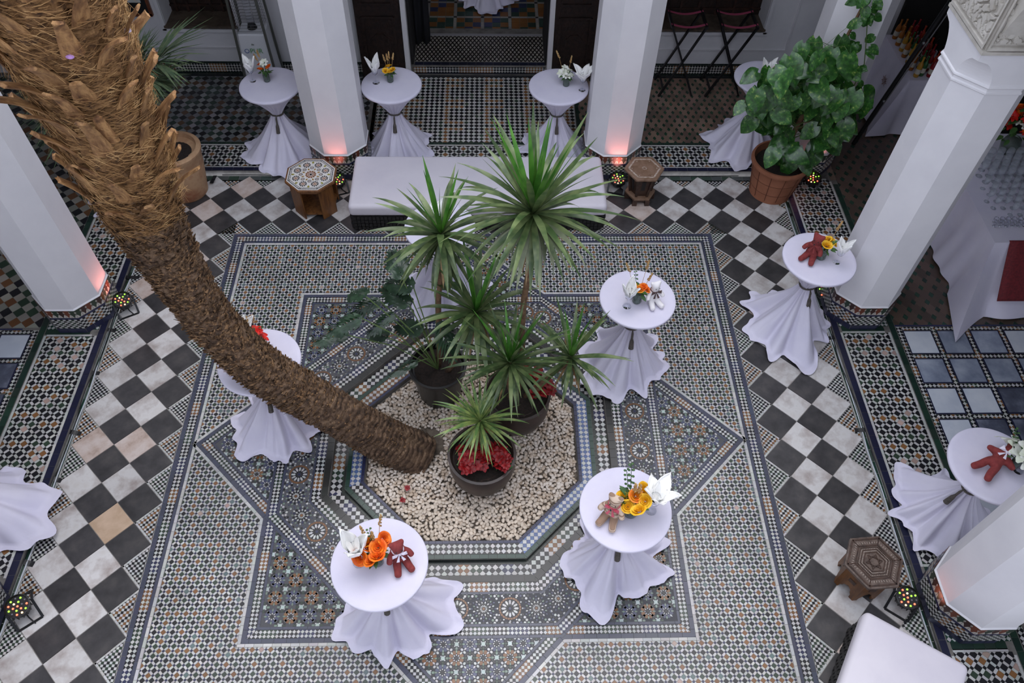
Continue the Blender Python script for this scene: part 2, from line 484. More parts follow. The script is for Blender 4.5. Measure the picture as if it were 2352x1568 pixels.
# star points: rosettes of eight petals
ms = Mos(0., .003, jit=.15)
BLU = (66, 71, 98); SAG = (120, 138, 122)
def kite(cx, cy, a, r0, rm, r1, hw):
    f = lambda r, t: (cx + r * math.cos(a) - t * math.sin(a), cy + r * math.sin(a) + t * math.cos(a))
    return [f(r0, 0), f(rm, -hw), f(r1, 0), f(rm, hw)]
def petal(cx, cy, a, r0, r1, hw):
    f = lambda r, t: (cx + r * math.cos(a) - t * math.sin(a), cy + r * math.sin(a) + t * math.cos(a))
    return [f(r0, 0), f(r0 + (r1 - r0) * .3, -hw), f(r1 - (r1 - r0) * .2, -hw), f(r1, 0), f(r1 - (r1 - r0) * .2, hw), f(r0 + (r1 - r0) * .3, hw)]
def arm_ros(cx, cy, col, cons):
    ms.put(ngon(8, .016, PI / 8, cx, cy), BLK, cons)
    for k in range(8):
        a = k * PI / 4
        ms.put(kite(cx, cy, a, .018, .026, .036, .006), WHT, cons)
        ms.put(petal(cx, cy, a + PI / 8, .028, .068, .0145), col, cons)
        ms.put(kite(cx, cy, a, .042, .056, .074, .010), WHT if k % 2 else SAG, cons)
def arm_knot(cx, cy, cons):
    ms.put(ngon(8, .019, PI / 8, cx, cy), (176, 190, 184), cons)
    for k in range(4):
        a = k * PI / 2
        ms.put(petal(cx, cy, a, .022, .052, .0105), GRN if rnd.random() < .5 else SAG, cons)
        ms.put(rc(cx + .042 * math.cos(a + PI / 4), cy + .042 * math.sin(a + PI / 4), .0085, .023, a + PI / 4), BLK, cons)
        ms.put(kite(cx, cy, a + PI / 4, .015, .024, .031, .007), WHT, cons)
        ms.put(petal(cx, cy, a + PI / 4, .052, .08, .010), WHT, cons)
P_ = .236
for k in range(8):
    n, a_, b_ = NRM[k], NRM[(k + 1) % 8], NRM[(k - 1) % 8]
    cons = [(-n[0], -n[1], -2.006), (a_[0], a_[1], 1.874), (b_[0], b_[1], 1.874)]
    T = loc2w(k)
    for j in range(0, 5):
        for i in range(-8, 9):
            t, r = i * P_ / 2, 2.05 + j * P_ / 2
            if r > 2.75: continue
            x, y = T(t, r)
            if (i + j) % 2 == 0: arm_ros(x, y, BRN if i % 2 else BLU, cons)
            else: arm_knot(x, y, cons)
# rosette band around the fountain octagon
def big_ros(cx, cy, brown, cons, ph):
    N = 12
    ms.put(ngon(12, .013, 0, cx, cy), NAV if brown else BRN, cons)
    for k in range(N):
        a = ph + 2 * PI * k / N
        if brown:
            ms.put(kite(cx, cy, a, .014, .034, .05, .0075), BLK, cons)
            ms.put(petal(cx, cy, a + PI / N, .034, .080, .0095), WHT, cons)
            ms.put(kite(cx, cy, a, .056, .07, .083, .006), BLK, cons)
            for q in (-.25, .25): 
                aa = a + 2 * PI / N * q
                ms.put(rc(cx + .094 * math.cos(aa), cy + .094 * math.sin(aa), .0085, .0105, aa), BRN, cons)
            ms.put(kite(cx, cy, a + PI / N, .107, .115, .125, .009), WHT, cons)
        else:
            ms.put(kite(cx, cy, a, .015, .026, .038, .0055), WHT, cons)
            ms.put(kite(cx, cy, a + PI / N, .026, .042, .058, .0085), BLK, cons)
            ms.put(kite(cx, cy, a, .045, .057, .07, .0075), WHT, cons)
            ms.put(petal(cx, cy, a + PI / N, .062, .09, .0095), NAV if k % 2 else BLK, cons)
            ms.put(kite(cx, cy, a, .078, .09, .102, .008), WHT if k % 2 else SAG, cons)
            ms.put(kite(cx, cy, a + PI / N, .098, .108, .118, .008), BLU, cons)
for k in range(8):
    T = loc2w(k); cons = oct_cons(k, 1.607, 1.873); L = 2 * 1.74 * TAN
    cs = []
    for i in range(6):
        t = (i + .5) * L / 6 - L / 2; cs.append((T(t, 1.74), (i + k) % 2 == 0))
    for (c, br) in cs: big_ros(c[0], c[1], br, cons, k * PI / 4 + PI / 12)
    d = .034
    for j in range(12):
        for i in range(-30, 31):
            x, y = T(i * d / 1.0 + (j % 2) * d / 2, 1.60 + j * d * .72)
            if min(math.hypot(x - c[0], y - c[1]) for c, _ in cs) < .127: continue
            ms.put(ngon(6, .0125, i + j, x, y) if (i + j) % 3 else sq(x, y, .009, .4), WHT if (i + j) % 2 else rnd.choice((BLK, BLK, SAG, BLU)), cons)
ms.build('rosette_mosaic', floor)
# dark bed under the fine rosettes
b = B(); v = []
for k in range(16):
    a = k * PI / 8; r_ = 2.02 / math.cos(PI / 4) if k % 2 == 0 else 0
    if k % 2 == 0: v.append((r_ * math.cos(a + 0) , r_ * math.sin(a + 0), .0008)) if k % 4 else v.append((r_ * math.cos(a), r_ * math.sin(a), .0008))
    else: r2 = 2.02 / math.cos(PI / 8); v.append((r2 * math.cos(a), r2 * math.sin(a), .0008))
v2 = [(q.x * 1.5 / ro, q.y * 1.5 / ro, .0008) for q in oc]
# star outline has vertices at multiples of 45 deg (tips) and 22.5 deg offsets (notches)
ff = []
for k in range(8):
    tip = 2 * k; nx = (2 * k + 1) % 16; nx2 = (2 * k + 15) % 16
    ff.append((nx2, tip, nx)); ff.append((nx2, nx, 16 + k, 16 + (k - 1) % 8))
b.add((v + v2, ff)); b.build('star_bed', mat('dark_grout', (84, 84, 86), .8), floor)

# ---------------------------------------------------------------- planter octagon
planter = empty('octagonal_planter', (0, 0, 0), label='octagonal mosaic curb with a recessed channel around the white pebble bed', cat='planter')
def octring(b, r0, z0, r1, z1):
    c = 1 / math.cos(PI / 8)
    v = [(r * c * math.cos(PI / 8 + k * PI / 4), r * c * math.sin(PI / 8 + k * PI / 4), z) for r, z in ((r0, z0), (r1, z1)) for k in range(8)]
    b.add((v, [(k, (k + 1) % 8, 8 + (k + 1) % 8, 8 + k) for k in range(8)]))
b = B(); CH = -.055
octring(b, 1.085, -.14, 1.085, .0); octring(b, 1.085, 0, 1.268, 0); octring(b, 1.268, 0, 1.268, CH); octring(b, 1.268, CH, ro, CH); octring(b, ro, CH, ro, 0)
b.build('curb', m_grout, planter)
mk = Mos(0., .005)
for k in range(8):
    sc = oct_cons(k, 1.085, 1.115); strip(mk, k, 1.086, 1.115, .6, .065, NAV, sc)
    sc = oct_cons(k, 1.117, 1.222); checks(mk, -.6, .6, 1.117, 1.222, .052, sc, bandcol(k, .11, (LBL, NAV, BLK, BRN, LBL, BLK, BLK)), T=loc2w(k))
    sc = oct_cons(k, 1.224, 1.266); strip(mk, k, 1.224, 1.266, .6, .085, DGR, sc)
    sc = oct_cons(k, ro + .002, 1.492); strip(mk, k, ro + .002, 1.492, .7, .1, (44, 44, 42), sc)
mk.build('curb_mosaic', planter)
mc = Mos(CH, .004)
for k in range(8):
    sc = oct_cons(k, 1.27, 1.3); strip(mc, k, 1.27, 1.3, .6, .085, (46, 52, 46), sc)
    sc = oct_cons(k, 1.302, 1.421); checks(mc, -.7, .7, 1.302, 1.421, .06, sc, bandcol(k + 2, .14, (BLK, BRN, GRN, BLK, NAV, BLK)), T=loc2w(k))
mc.build('channel_mosaic', planter)
# risers of the channel in dark glazed tiles
for k in range(8):
    n = NRM[k]
    mr_ = Mos(T=lambda t, z, k=k: (*loc2w(k)(t, 1.268), z), h=.003)
    for i in range(13): mr_.put([(-.52 + i * .08 + .002, CH + .002), (-.52 + (i + 1) * .08 - .002, CH + .002), (-.52 + (i + 1) * .08 - .002, -.003), (-.52 + i * .08 + .002, -.003)], (40, 48, 42))
    mr_.build('riser_tiles', planter, nrm=(n[0], n[1], 0))

# pebbles
peb = empty('pebble_bed', (0, 0, -.05), label='bed of white rounded pebbles inside the octagonal planter', cat='pebbles')
m_peb = mat('pebble_stone', (206, 188, 166), .55, (222, 210, 194), 9, 3, rand=.16)
b = B(); octring(b, 0.001, -.07, 1.084, -.07); b.build('pebble_underlay', mat('pebble_soil', (120, 108, 94), .9, (84, 74, 64), 20), peb, world=True)
pm = []
for i in range(8):
    v, f = sphere((0, 0, 0), 1, 8, 5); R2 = random.Random(i)
    k1, k2 = R2.uniform(0, 6), R2.uniform(0, 6)
    v = [(x * (1 + .10 * math.sin(y + k1)), y * (1 + .16 * math.sin(x + k2)), z) for x, y, z in v]
    me = mesh('pebble', v, f, smooth=True); me.materials.append(m_peb); pm.append((me, v, f))
def inoct(x, y, r): return max(x * n[0] + y * n[1] for n in NRM) < r
pts = []; cellg = {}; TB0 = at(978, 1012, 0)
tries = 0
while tries < 60000 and len(pts) < 5200:
    tries += 1
    x, y = rnd.uniform(-1.08, 1.08), rnd.uniform(-1.08, 1.08)
    if not inoct(x, y, 1.055): continue
    if math.hypot(x - TB0.x, y - TB0.y) < .20: continue
    lay = 0 if tries < 26000 else 1
    key = (int(x / .036), int(y / .036), lay); ok = True
    for a in (-1, 0, 1):
        for c in (-1, 0, 1):
            for q in cellg.get((key[0] + a, key[1] + c, lay), ()):
                if math.hypot(q[0] - x, q[1] - y) < .0325: ok = False
    if ok: pts.append((x, y, lay)); cellg.setdefault(key, []).append((x, y))
pts.sort(key=lambda q: q[1] + 9 * q[2])
bs = B()
for i, (x, y, lay) in enumerate(pts):
    me, v, f = pm[i % 8]; a = rnd.uniform(0, PI); s = rnd.uniform(.85, 1.2); z = rnd.uniform(-.042, -.034) - .016 * lay
    sc3 = (.0235 * s, .0172 * s * rnd.uniform(.9, 1.2), .012 * s); e = Euler((rnd.uniform(-.22, .22), rnd.uniform(-.22, .22), a))
    if i < 300:
        place('pebble', me, peb, (x, y, z + .05), rot=e, sc=sc3)
    else:
        Mx = Matrix.Translation((x, y, z)) @ e.to_matrix().to_4x4() @ Matrix.Diagonal((*sc3, 1)); bs.add((v, f), 0, Mx)
m_peb2 = bpy.data.materials.new('pebbles_stone'); 
m_peb2 = mat('pebbles_stone', (192, 172, 150), .55, (222, 210, 196), 15, 1, rlo=.38, rhi=.6)
o = bs.build('pebbles', m_peb2, peb, smooth=True, world=True); o['kind'] = 'stuff'
# ---------------------------------------------------------------- galleries (raised by 5 cm)
GZ = .05
b = B()
for sgn in (-1, 1):
    x0, x1 = sorted((sgn * 4.17, sgn * 7.6)); b.add(box((x0 + x1) / 2, 1.25, -.04, x1 - x0, 10.5, .179))
b.add(box(0, 5.285, -.04, 8.34, 2.23, .179))
gal = empty('floor_gallery', (0, 0, 0), kind='structure')
b.build('gallery_bed', m_grout, gal)
# green tile run in the courtyard beside the step, navy glazed nosing on the step
me_ = Mos(0., .004)
for sgn in (-1, 1):
    for i in range(60):
        y = -4.05 + i * .14
        if y < 4.05: me_.put(rc(sgn * 4.147, y + .07, .018, .068), rnd.choice((DGR, GRN, (70, 84, 76))))
for i in range(56):
    x = -3.95 + i * .142
    for r_ in range(1):
        if abs(x) < 4.0: me_.put(rc(x, 4.085 - .01, .069, .05), rnd.choice(((70, 84, 76), (88, 92, 90), (60, 76, 64))))
me_.build('edge_tiles', floor)
mn = Mos(GZ, .004)
for sgn in (-1, 1):
    for i in range(60):
        y = -4.05 + i * .14
        if y < 4.1: mn.put(rc(sgn * 4.205, y + .07, .033, .068), (28, 30, 56))
for i in range(59): mn.put(rc(-4.1 + i * .14 + .07, 4.215, .068, .033), (28, 30, 56))
mn.build('step_nosing', gal)
GT_N = {}
def gal_lattice(x0, x1, y0, y1, p, seed, name, cm=None):
    """lattice whose large coloured squares are separate objects for the ones that show largest"""
    mg = Mos(GZ, .003, jit=.12); cnt = [0]
    cf = cm or (lambda u, j: (BRN if (j // 2 + u // 6 + seed) % 3 == 0 else GRN if (j % 4 == 1) else BLK) if (j % 2) else (BLK if rnd.random() > .12 else PNK))
    R_c = rect_cons(x0, x1, y0, y1)
    pal = {}
    def single(x, y, h, A, col):
        q = h * 1.42
        if not (x0 + q < x < x1 - q and y0 + q < y < y1 - q) or cnt[0] >= 290 or not vis(x, y, GZ, 10): return False
        if col not in GT_N:
            v, f = prism(sq(0, 0, h, 0), 0, .004); me = mesh('mosaic_tile', v, f)
            me.materials.append(mat('glazed_tile_%d' % len(GT_N), col, .35, rand=.2)); GT_N[col] = (h, me)
        hh, me = GT_N[col]
        place('mosaic_tile', me, par_, (x, y, GZ), rot=(0, 0, A), sc=(h / hh, h / hh, 1)); cnt[0] += 1
        return True
    par_ = empty(name, (0, 0, 0), kind='structure')
    lattice(mg, x0, x1, y0, y1, p, R_c, cf, bw=.34, small=BLK, single=single)
    L = 0
    for (a0, a1, b0, b1) in ((x0 - .028, x0 - .003, y0 - .028, y1 + .028), (x1 + .003, x1 + .028, y0 - .028, y1 + .028)):
        n = int((b1 - b0) / .1)
        for i in range(n): mg.put([(a0, b0 + i * .1 + .001), (a1, b0 + i * .1 + .001), (a1, b0 + i * .1 + .099), (a0, b0 + i * .1 + .099)], WHT)
    for (b0, b1) in ((y0 - .028, y0 - .003), (y1 + .003, y1 + .028)):
        n = int((x1 - x0) / .1)
        for i in range(n): mg.put([(x0 + i * .1, b0), (x0 + i * .1 + .099, b0), (x0 + i * .1 + .099, b1), (x0 + i * .1, b1)], WHT)
    mg.build('mosaic_ground', par_, m_mosaic)
    return par_
gal_lattice(-4.80, -4.27, -1.39, 1.37, .115, 0, 'floor_strip_west')
gal_lattice(4.27, 4.80, -1.39, 1.37, .115, 1, 'floor_strip_east')
gal_lattice(4.27, 4.80, -4.0, -2.2, .115, 0, 'floor_strip_south_east')
gal_lattice(-4.80, -4.27, 2.2, 4.0, .115, 1, 'floor_strip_north_west')
gal_lattice(4.27, 4.80, 2.2, 4.0, .115, 2, 'floor_strip_north_east')
cmb = lambda u, j: (BLK, BRN, BLK, GRN)[(j + (u // 2) * (j % 2)) % 4]
gal_lattice(-1.40, 1.40, 4.27, 4.70, .123, 0, 'floor_strip_north', cmb)
gal_lattice(2.2, 4.1, 4.27, 4.70, .123, 0, 'floor_strip_north_right', cmb)
gal_lattice(-4.1, -2.2, 4.27, 4.70, .123, 0, 'floor_strip_north_left', cmb)
# strips of green glaze, slabs, far patterns
mg = Mos(GZ, .003); 
def vstrip(x0, x1, y0, y1, step, col):
    n = int((y1 - y0) / step)
    for i in range(n): mg.put([(x0, y0 + i * step + .001), (x1, y0 + i * step + .001), (x1, y0 + (i + 1) * step - .001), (x0, y0 + (i + 1) * step - .001)], col if not isinstance(col, list) else rnd.choice(col))
def hstrip(x0, x1, y0, y1, step, col):
    n = int((x1 - x0) / step)
    for i in range(n): mg.put([(x0 + i * step + .001, y0), (x0 + (i + 1) * step - .001, y0), (x0 + (i + 1) * step - .001, y1), (x0 + i * step + .001, y1)], col if not isinstance(col, list) else rnd.choice(col))
DG = [(34, 58, 46), (42, 56, 48), (28, 50, 42)]
for s in (-1, 1):
    vstrip(*sorted((s * 4.84, s * 4.905)), -4., 4., .12, DG)
    for yy in (1.40, 2.1, -1.49, -2.18): hstrip(*sorted((s * 4.27, s * 4.83)), yy, yy + .07, .1, DG)
    for (y0, y1) in ((1.47, 2.1), (-2.11, -1.49)):
        checks(mg, min(s * 4.25, s * 4.83), max(s * 4.25, s * 4.83), y0, y1, .045, rect_cons(*sorted((s * 4.25, s * 4.83)), y0, y1), lambda x, y: DGR)
hstrip(-4.9, 4.9, 4.735, 4.775, .06, DG)
for xx in (-1.5, 1.45): vstrip(xx, xx + .05, 4.25, 6.33, .1, DG)
hstrip(-4.9, 4.9, 6.31, 6.365, .12, [(30, 34, 40), (36, 40, 44)])
# slabs framed by small checks
def slabs(s, par):
    mm = {}
    for nm_, mtl in (('b', m_slabb), ('l', m_slabl), ('d', m_slabd)):
        v, f = prism(sq(0, 0, .155, 0), 0, .006); me = mesh('marble_slab', v, f); me.materials.append(mtl); mm[nm_] = me
    for i in range(5):
        for j in range(-4, 8):
            x = s * (5.145 + i * .396); y = 1.235 - j * .4
            if not vis(x, y, GZ, 120): continue
            if s > 0:
                row = {0: 'lbbl', 1: 'bbbb', 2: 'lldd', 3: 'lddd', 4: 'lbdb'}.get(j, 'lbdb'); q = row[min(i, 3)]
            else: q = 'l' if j == 0 else 'd'
            if j < 0: continue
            place('marble_slab', mm[q], par, (x, y, GZ), rot=(0, 0, 0))
            for (dx, dy, hx, hy) in ((0, .163, .17, .007), (0, -.163, .17, .007), (.163, 0, .007, .156), (-.163, 0, .007, .156)): mg.put(rc(x + dx, y + dy, hx, hy), (32, 34, 60))
    # checks in the lanes
    X0, X1 = sorted((s * 4.91, s * 6.9))
    cf = lambda x, y: BLK if (int(x * 9) + int(y * 9)) % 3 else (BRN if rnd.random() < .6 else GRN)
    for i in range(6):
        xc = s * (4.947 + i * .396) if i else s * 4.945
        hw = .025 if i else .03
        checks(mg, xc - hw, xc + hw, -2.8, 1.46, .046, rect_cons(xc - hw, xc + hw, -2.8, 1.46), cf)
    for j in range(12):
        yc = 1.235 + .2 - j * .4; 
        if yc < -2.8: continue
        for i in range(5):
            xa = s * (5.145 + i * .396)
            checks(mg, xa - .172, xa + .172, yc - .025, yc + .025, .046, rect_cons(xa - .172, xa + .172, yc - .025, yc + .025), cf)
    hstrip(X0, X1, 1.468, 1.485, .2, (40, 44, 84))
sl = empty('floor_slabs_east', (0, 0, 0), kind='structure'); slabs(1, sl)
sl = empty('floor_slabs_west', (0, 0, 0), kind='structure'); slabs(-1, sl)
# octagons with green dots
def oct_dot(mo, x0, x1, y0, y1, a, bb, d, cons, base, dot, g=.002):
    for j in range(int((y1 - y0) / bb) + 3):
        for i in range(int((x1 - x0) / a) + 3):
            x = x0 + (i - 1) * a + (j % 2) * a / 2; y = y0 + (j - 1) * bb
            e = d + g; h = a / 2; k = e / h * bb
            mo.put([(x + d, y), (x, y + d * bb / h * 1.0), (x - d, y), (x, y - d * bb / h)], rnd.choice(dot), cons)
            X = x + h; q = d * bb / h
            # truncated diamond around X, y with corners cut by the four dots
            P = [(X - h + e, y), (X - h + e * .5, y + q * .5 + g), (X - e * .5, y + bb - q * .5 - g), (X, y + bb - q - g), (X + e * .5, y + bb - q * .5 - g), (X + h - e * .5, y + q * .5 + g),
                 (X + h - e, y), (X + h - e * .5, y - q * .5 - g), (X + e * .5, y - bb + q * .5 + g), (X, y - bb + q + g), (X - e * .5, y - bb + q * .5 + g), (X - h + e * .5, y - q * .5 - g)]
            mo.put(P, rnd.choice(base), cons)
TER = [(132, 108, 94), (120, 98, 84), (142, 118, 104), (110, 92, 82)]
oct_dot(mg, 1.5, 4.9, 4.78, 6.31, .115, .098, .024, rect_cons(1.5, 4.83, 4.78, 6.31), TER, [(36, 74, 54), (30, 62, 48)])
oct_dot(mg, 4.91, 7.5, 1.49, 6.31, .17, .115, .034, rect_cons(4.91, 7.5, 1.49, 6.31), [(92, 76, 66), (82, 68, 60), (100, 82, 72)], [(34, 66, 52), (28, 54, 44)])
oct_dot(mg, 4.0, 4.9, 4.0, 4.78, .17, .115, .034, rect_cons(4.83, 4.91, 4.0, 4.78), TER, DG)
# centre: black and white diamonds with brown squares
def cc(x, y):
    i, j = int(math.floor(x / .0365)), int(math.floor(y / .0365)); m1 = max(abs(i % 16 - 8), abs(j % 14 - 7))
    return BRN if m1 in (4, 5) and (i % 16 < 12) else (GRN if rnd.random() < .12 else BLK)
checks(mg, -1.45, 1.45, 4.78, 6.31, .073, rect_cons(-1.44, 1.44, 4.78, 6.31), cc)
def dia(mo, x0, x1, y0, y1, d, cols):
    for j in range(int((y1 - y0) / (d / 2)) + 2):
        for i in range(int((x1 - x0) / d) + 2):
            x = x0 + i * d + (j % 2) * d / 2; y = y0 + j * d / 2
            mo.put(sq(x, y, (d / 2 - .002) * S2, PI / 4), rnd.choice(cols[j % 2]), rect_cons(x0, x1, y0, y1))
dia(mg, -4.83, -1.55, 4.78, 6.31, .118, [[(120, 122, 124), (138, 138, 138), (98, 100, 104)], [BLK, BLK, (86, 62, 44), (44, 60, 52)]])
dia(mg, -7.4, -4.91, 1.5, 6.31, .15, [[(150, 146, 136), (128, 126, 118)], [BLK, (44, 64, 48), (110, 72, 42), BLK]])
dia(mg, -1.5, -1.45, 4.3, 6.3, .118, [[BRN], [BLK]])
mg.build('gallery_mosaic', gal, m_mosaic)

# ---------------------------------------------------------------- walls
wallN = empty('wall_back', (0, 0, 0), kind='structure')
m_wall = mat('wall_plaster', (206, 205, 208), .7, (196, 196, 200), 2, bump=.05, bs=10)
m_dark = mat('shade_dark_plaster', (30, 28, 28), .8, (20, 18, 18), 3)  # near-black base colour with the shade of wall and openings painted in
m_carv = mat('carved_dark_wood', (44, 28, 22), .5, (22, 14, 12), 18, 5, bump=.5, bs=24, bd=.02)
YB = 6.38
def wallpart(x0, x1, z0, z1, y0=YB, t=.45, name='wall_panel', m_=None): 
    b = B(); b.add(box((x0 + x1) / 2, y0 + t / 2, (z0 + z1) / 2, x1 - x0, t, z1 - z0)); return b.build(name, m_ or m_wall, wallN)
wallpart(-7.6, -4.42, GZ, 4.9); wallpart(-3.42, -1.0, GZ, 4.9); wallpart(1.1, 2.62, GZ, 4.9); wallpart(4.2, 7.6, GZ, 4.9)
wallpart(-4.42, -3.42, GZ, .82); wallpart(2.62, 4.2, GZ, .82); wallpart(-4.42, -3.42, 2.6, 4.9); wallpart(2.62, 4.2, 2.6, 4.9); wallpart(-1.0, 1.1, 3.2, 4.9)
# wainscot of small checks
mw = Mos(T=lambda x, z: (x, YB - .002, z), h=.004)
for (x0, x1) in ((-4.9, -1.02), (1.12, 4.9)):
    checks(mw, x0, x1, .09, .225, .042, rect_cons(x0, x1, .09, .225), lambda x, z: BRN if int(x * 4) % 3 == 0 else BLK)
    n = int((x1 - x0) / .12)
    for i in range(n):
        for (z0, z1) in ((.052, .088), (.228, .262)): mw.put([(x0 + i * .12 + .001, z0), (x0 + (i + 1) * .12 - .001, z0), (x0 + (i + 1) * .12 - .001, z1), (x0 + i * .12 + .001, z1)], (32, 44, 40))
mw.build('wainscot_mosaic', wallN, m_mosaic, nrm=(0, -1, 0))
# framed wall panels (thin mouldings)
for (x0, x1) in ((-4.95, -2.95), (2.2, 4.62)):
    b = B()
    for (a, c) in (((x0, .5), (x1, .5)), ((x0, .5), (x0, 2.8)), ((x1, .5), (x1, 2.8))):
        b.add(bar((a[0], YB - .008, a[1]), (c[0], YB - .008, c[1]), .02, .02))
    b.build('moulding', m_wall, wallN)
def window(n_, x0, x1, z0, z1):
    t = empty('window_%d' % n_, (0, 0, 0), kind='structure')
    b = B(); b.add(box((x0 + x1) / 2, YB + .38, (z0 + z1) / 2, x1 - x0, .03, z1 - z0)); b.build('shutter', m_carv, t)
    b = B()
    for i in range(6):
        xx = x0 + (x1 - x0) * (i + .5) / 6
        b.add(box(xx, YB + .355, (z0 + z1) / 2, .03, .03, z1 - z0))
    for i in range(7): b.add(box((x0 + x1) / 2, YB + .353, z0 + (z1 - z0) * (i + .5) / 7, x1 - x0, .03, .03))
    b.build('lattice', mat('window_wood', (58, 34, 26), .5, (30, 18, 14), 12), t)
    b = B(); b.add(box((x0 + x1) / 2, YB + .16, z0 + .015, x1 - x0 + .04, .42, .03)); b.build('window_sill', mat('sill_wood', (84, 72, 60), .6, (60, 50, 42), 9), t)
    b = B()
    for xx in (x0 - .03, x1 + .03): b.add(box(xx, YB - .012, (z0 + z1) / 2, .05, .03, z1 - z0 + .1))
    b.add(box((x0 + x1) / 2, YB - .012, z0 - .05, x1 - x0 + .11, .03, .05)); b.build('window_frame', m_wall, t)
window(1, -4.42, -3.42, .82, 2.6); window(2, 2.62, 4.2, .82, 2.6)
# central doorway: raised threshold, tiled room beyond
dr = empty('door_1', (0, 0, 0), kind='structure')
TZ = .2
b = B(); b.add(box(.05, 6.9, TZ / 2, 2.1, 1.0, TZ)); b.build('threshold', m_grout, dr)
md = Mos(TZ, .003)
hsx = rect_cons(-.93, 1.03, 6.5, 7.18)
oct_dot(md, -.93, 1.03, 6.5, 7.18, .062, .062, .019, hsx, [(34, 30, 30), (44, 38, 36)], [(176, 170, 160)])
for i in range(15): md.put(rc(-.93 + .066 + i * .132, 6.44, .064, .038), (34, 38, 58))
md.build('threshold_mosaic', dr, m_mosdark)
mr2 = Mos(T=lambda x, z: (x, 6.399, z), h=.003)
checks(mr2, -.95, 1.05, .075, .17, .044, rect_cons(-.95, 1.05, .075, .17), lambda x, z: BRN if int(x * 4) % 3 == 0 else BLK)
for i in range(15): mr2.put([(-.93 + i * .132, .052), (-.93 + i * .132 + .13, .052), (-.93 + i * .132 + .13, .073), (-.93 + i * .132, .073)], (40, 44, 56))
mr2.build('riser_mosaic', dr, m_mosdark, nrm=(0, -1, 0))
room = empty('floor_room', (0, 0, 0), kind='structure')
b = B(); b.add(box(.05, 9.2, TZ / 2 - .01, 5, 3.9, TZ)); b.build('room_bed', m_grout, room)
mr3 = Mos(TZ - .01, .004)
for i in range(-4, 5):
    for j in range(0, 7):
        x0, y0 = -.37 + i * .44 + .05, 7.33 + j * .44
        for a in range(3):
            for c in range(3):
                q = (a + c * 2 + i * 2 + j) % 3
                mr3.put(rc(x0 + .062 + a * .13, y0 + .065 + c * .13, .062, .062), ((132, 88, 48), (52, 60, 92), (50, 70, 62))[q if (a + c) % 2 else (i + j) % 2 * 2 if q else 0])
        for a in range(3):
            mr3.put(rc(x0 + .062 + a * .13, y0 - .03, .062, .022), (150, 146, 140)); mr3.put(rc(x0 - .03, y0 + .065 + a * .13, .022, .062), (150, 146, 140))
        mr3.put(rc(x0 - .03, y0 - .03, .022, .022), (30, 30, 34))
mr3.build('room_tiles', room, m_mosdark)
b = B(); b.add(box(.05, 7.21, TZ + .005, 2.1, .05, .015)); b.build('sill_strip', mat('sill_marble', (150, 148, 150), .5), dr)
# jambs, dark reveals and the two folded carved door leaves
b = B()
for x in (-1.015, 1.095): b.add(box(x, YB - .05, 1.6, .07, .12, 3.1))
b.build('door_jamb', m_white, dr)
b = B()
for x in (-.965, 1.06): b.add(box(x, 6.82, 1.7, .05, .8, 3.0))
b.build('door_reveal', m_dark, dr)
for s, xc in ((-1, -1.38), (1, 1.43)):
    lf = empty('door_leaf', (xc, YB - .07, GZ), label=('tall carved dark wooden door leaf folded back %s of the doorway' % ('left' if s < 0 else 'right')), cat='door', group='carved leaves of the central door')
    b = B(); b.add(box(0, 0, 1.5, .64, .06, 3.0)); b.build('leaf_board', m_carv, lf)
    for k in range(3):
        b = B(); z0 = .25 + k * .95
        for (a, c) in (((-.22, z0), (.22, z0)), ((.22, z0), (.22, z0 + .75)), ((.22, z0 + .75), (-.22, z0 + .75)), ((-.22, z0 + .75), (-.22, z0))):
            b.add(bar((a[0], -.04, a[1]), (c[0], -.04, c[1]), .04, .03))
        b.add(prism(ngon(8, .13, PI / 8), 0, .02), 0, Matrix.Translation((0, -.03, z0 + .37)) @ Matrix.Rotation(PI / 2, 4, 'X'))
        b.build('door_panel', m_carv, lf)
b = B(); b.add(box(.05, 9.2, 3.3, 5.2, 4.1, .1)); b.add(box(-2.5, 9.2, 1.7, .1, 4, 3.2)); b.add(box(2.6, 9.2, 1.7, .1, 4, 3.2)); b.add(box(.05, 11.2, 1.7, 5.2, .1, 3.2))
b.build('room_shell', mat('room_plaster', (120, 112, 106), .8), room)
for s, nm in ((-1, 'west'), (1, 'east')):
    w_ = empty('wall_' + nm, (0, 0, 0), kind='structure')
    b = B(); b.add(box(s * 7.65, 1.2, 2.45, .1, 10.6, 4.9)); b.build('wall_panel', m_dark if s > 0 else m_wall, w_)  # east wall gets the dark colour, so gallery shadow is painted on it
b = B(); b.add(box(6.85, 6.33, 1.6, 1.5, .06, 3.1)); b.build('doorway_shade_panel', m_dark, wallN)  # flat panel coloured dark to paint the darkness of an unlit opening

# ceiling slabs of the galleries and storey above (lets in the sky only through the courtyard)
ce = empty('ceiling', (0, 0, 0), kind='structure')
b = B(); CZ = 4.75
b.add(box(0, 5.85, CZ + .3, 15.3, 3.6, .6)); b.add(box(-5.85, .2, CZ + .3, 3.6, 7.8, .6)); b.add(box(5.85, .2, CZ + .3, 3.6, 7.8, .6)); b.add(box(0, -5.95, CZ + .25, 15.3, 3.4, .5))
b.build('gallery_ceiling', m_wall, ce)
b = B()
for s in (-1, 1): b.add(box(s * 5.2, 1, 7.6, .3, 9, 4.5))
b.add(box(0, 5.2, 7.6, 10.6, .3, 4.5)); b.add(box(0, -6.2, 7.2, 10.6, .3, 4.5))
b.build('upper_wall', m_wall, ce)
b = B(); b.add(box(0, -7.6, 2.4, 15.2, .1, 4.8)); b.build('wall_front', m_wall, None)['kind'] = 'structure'

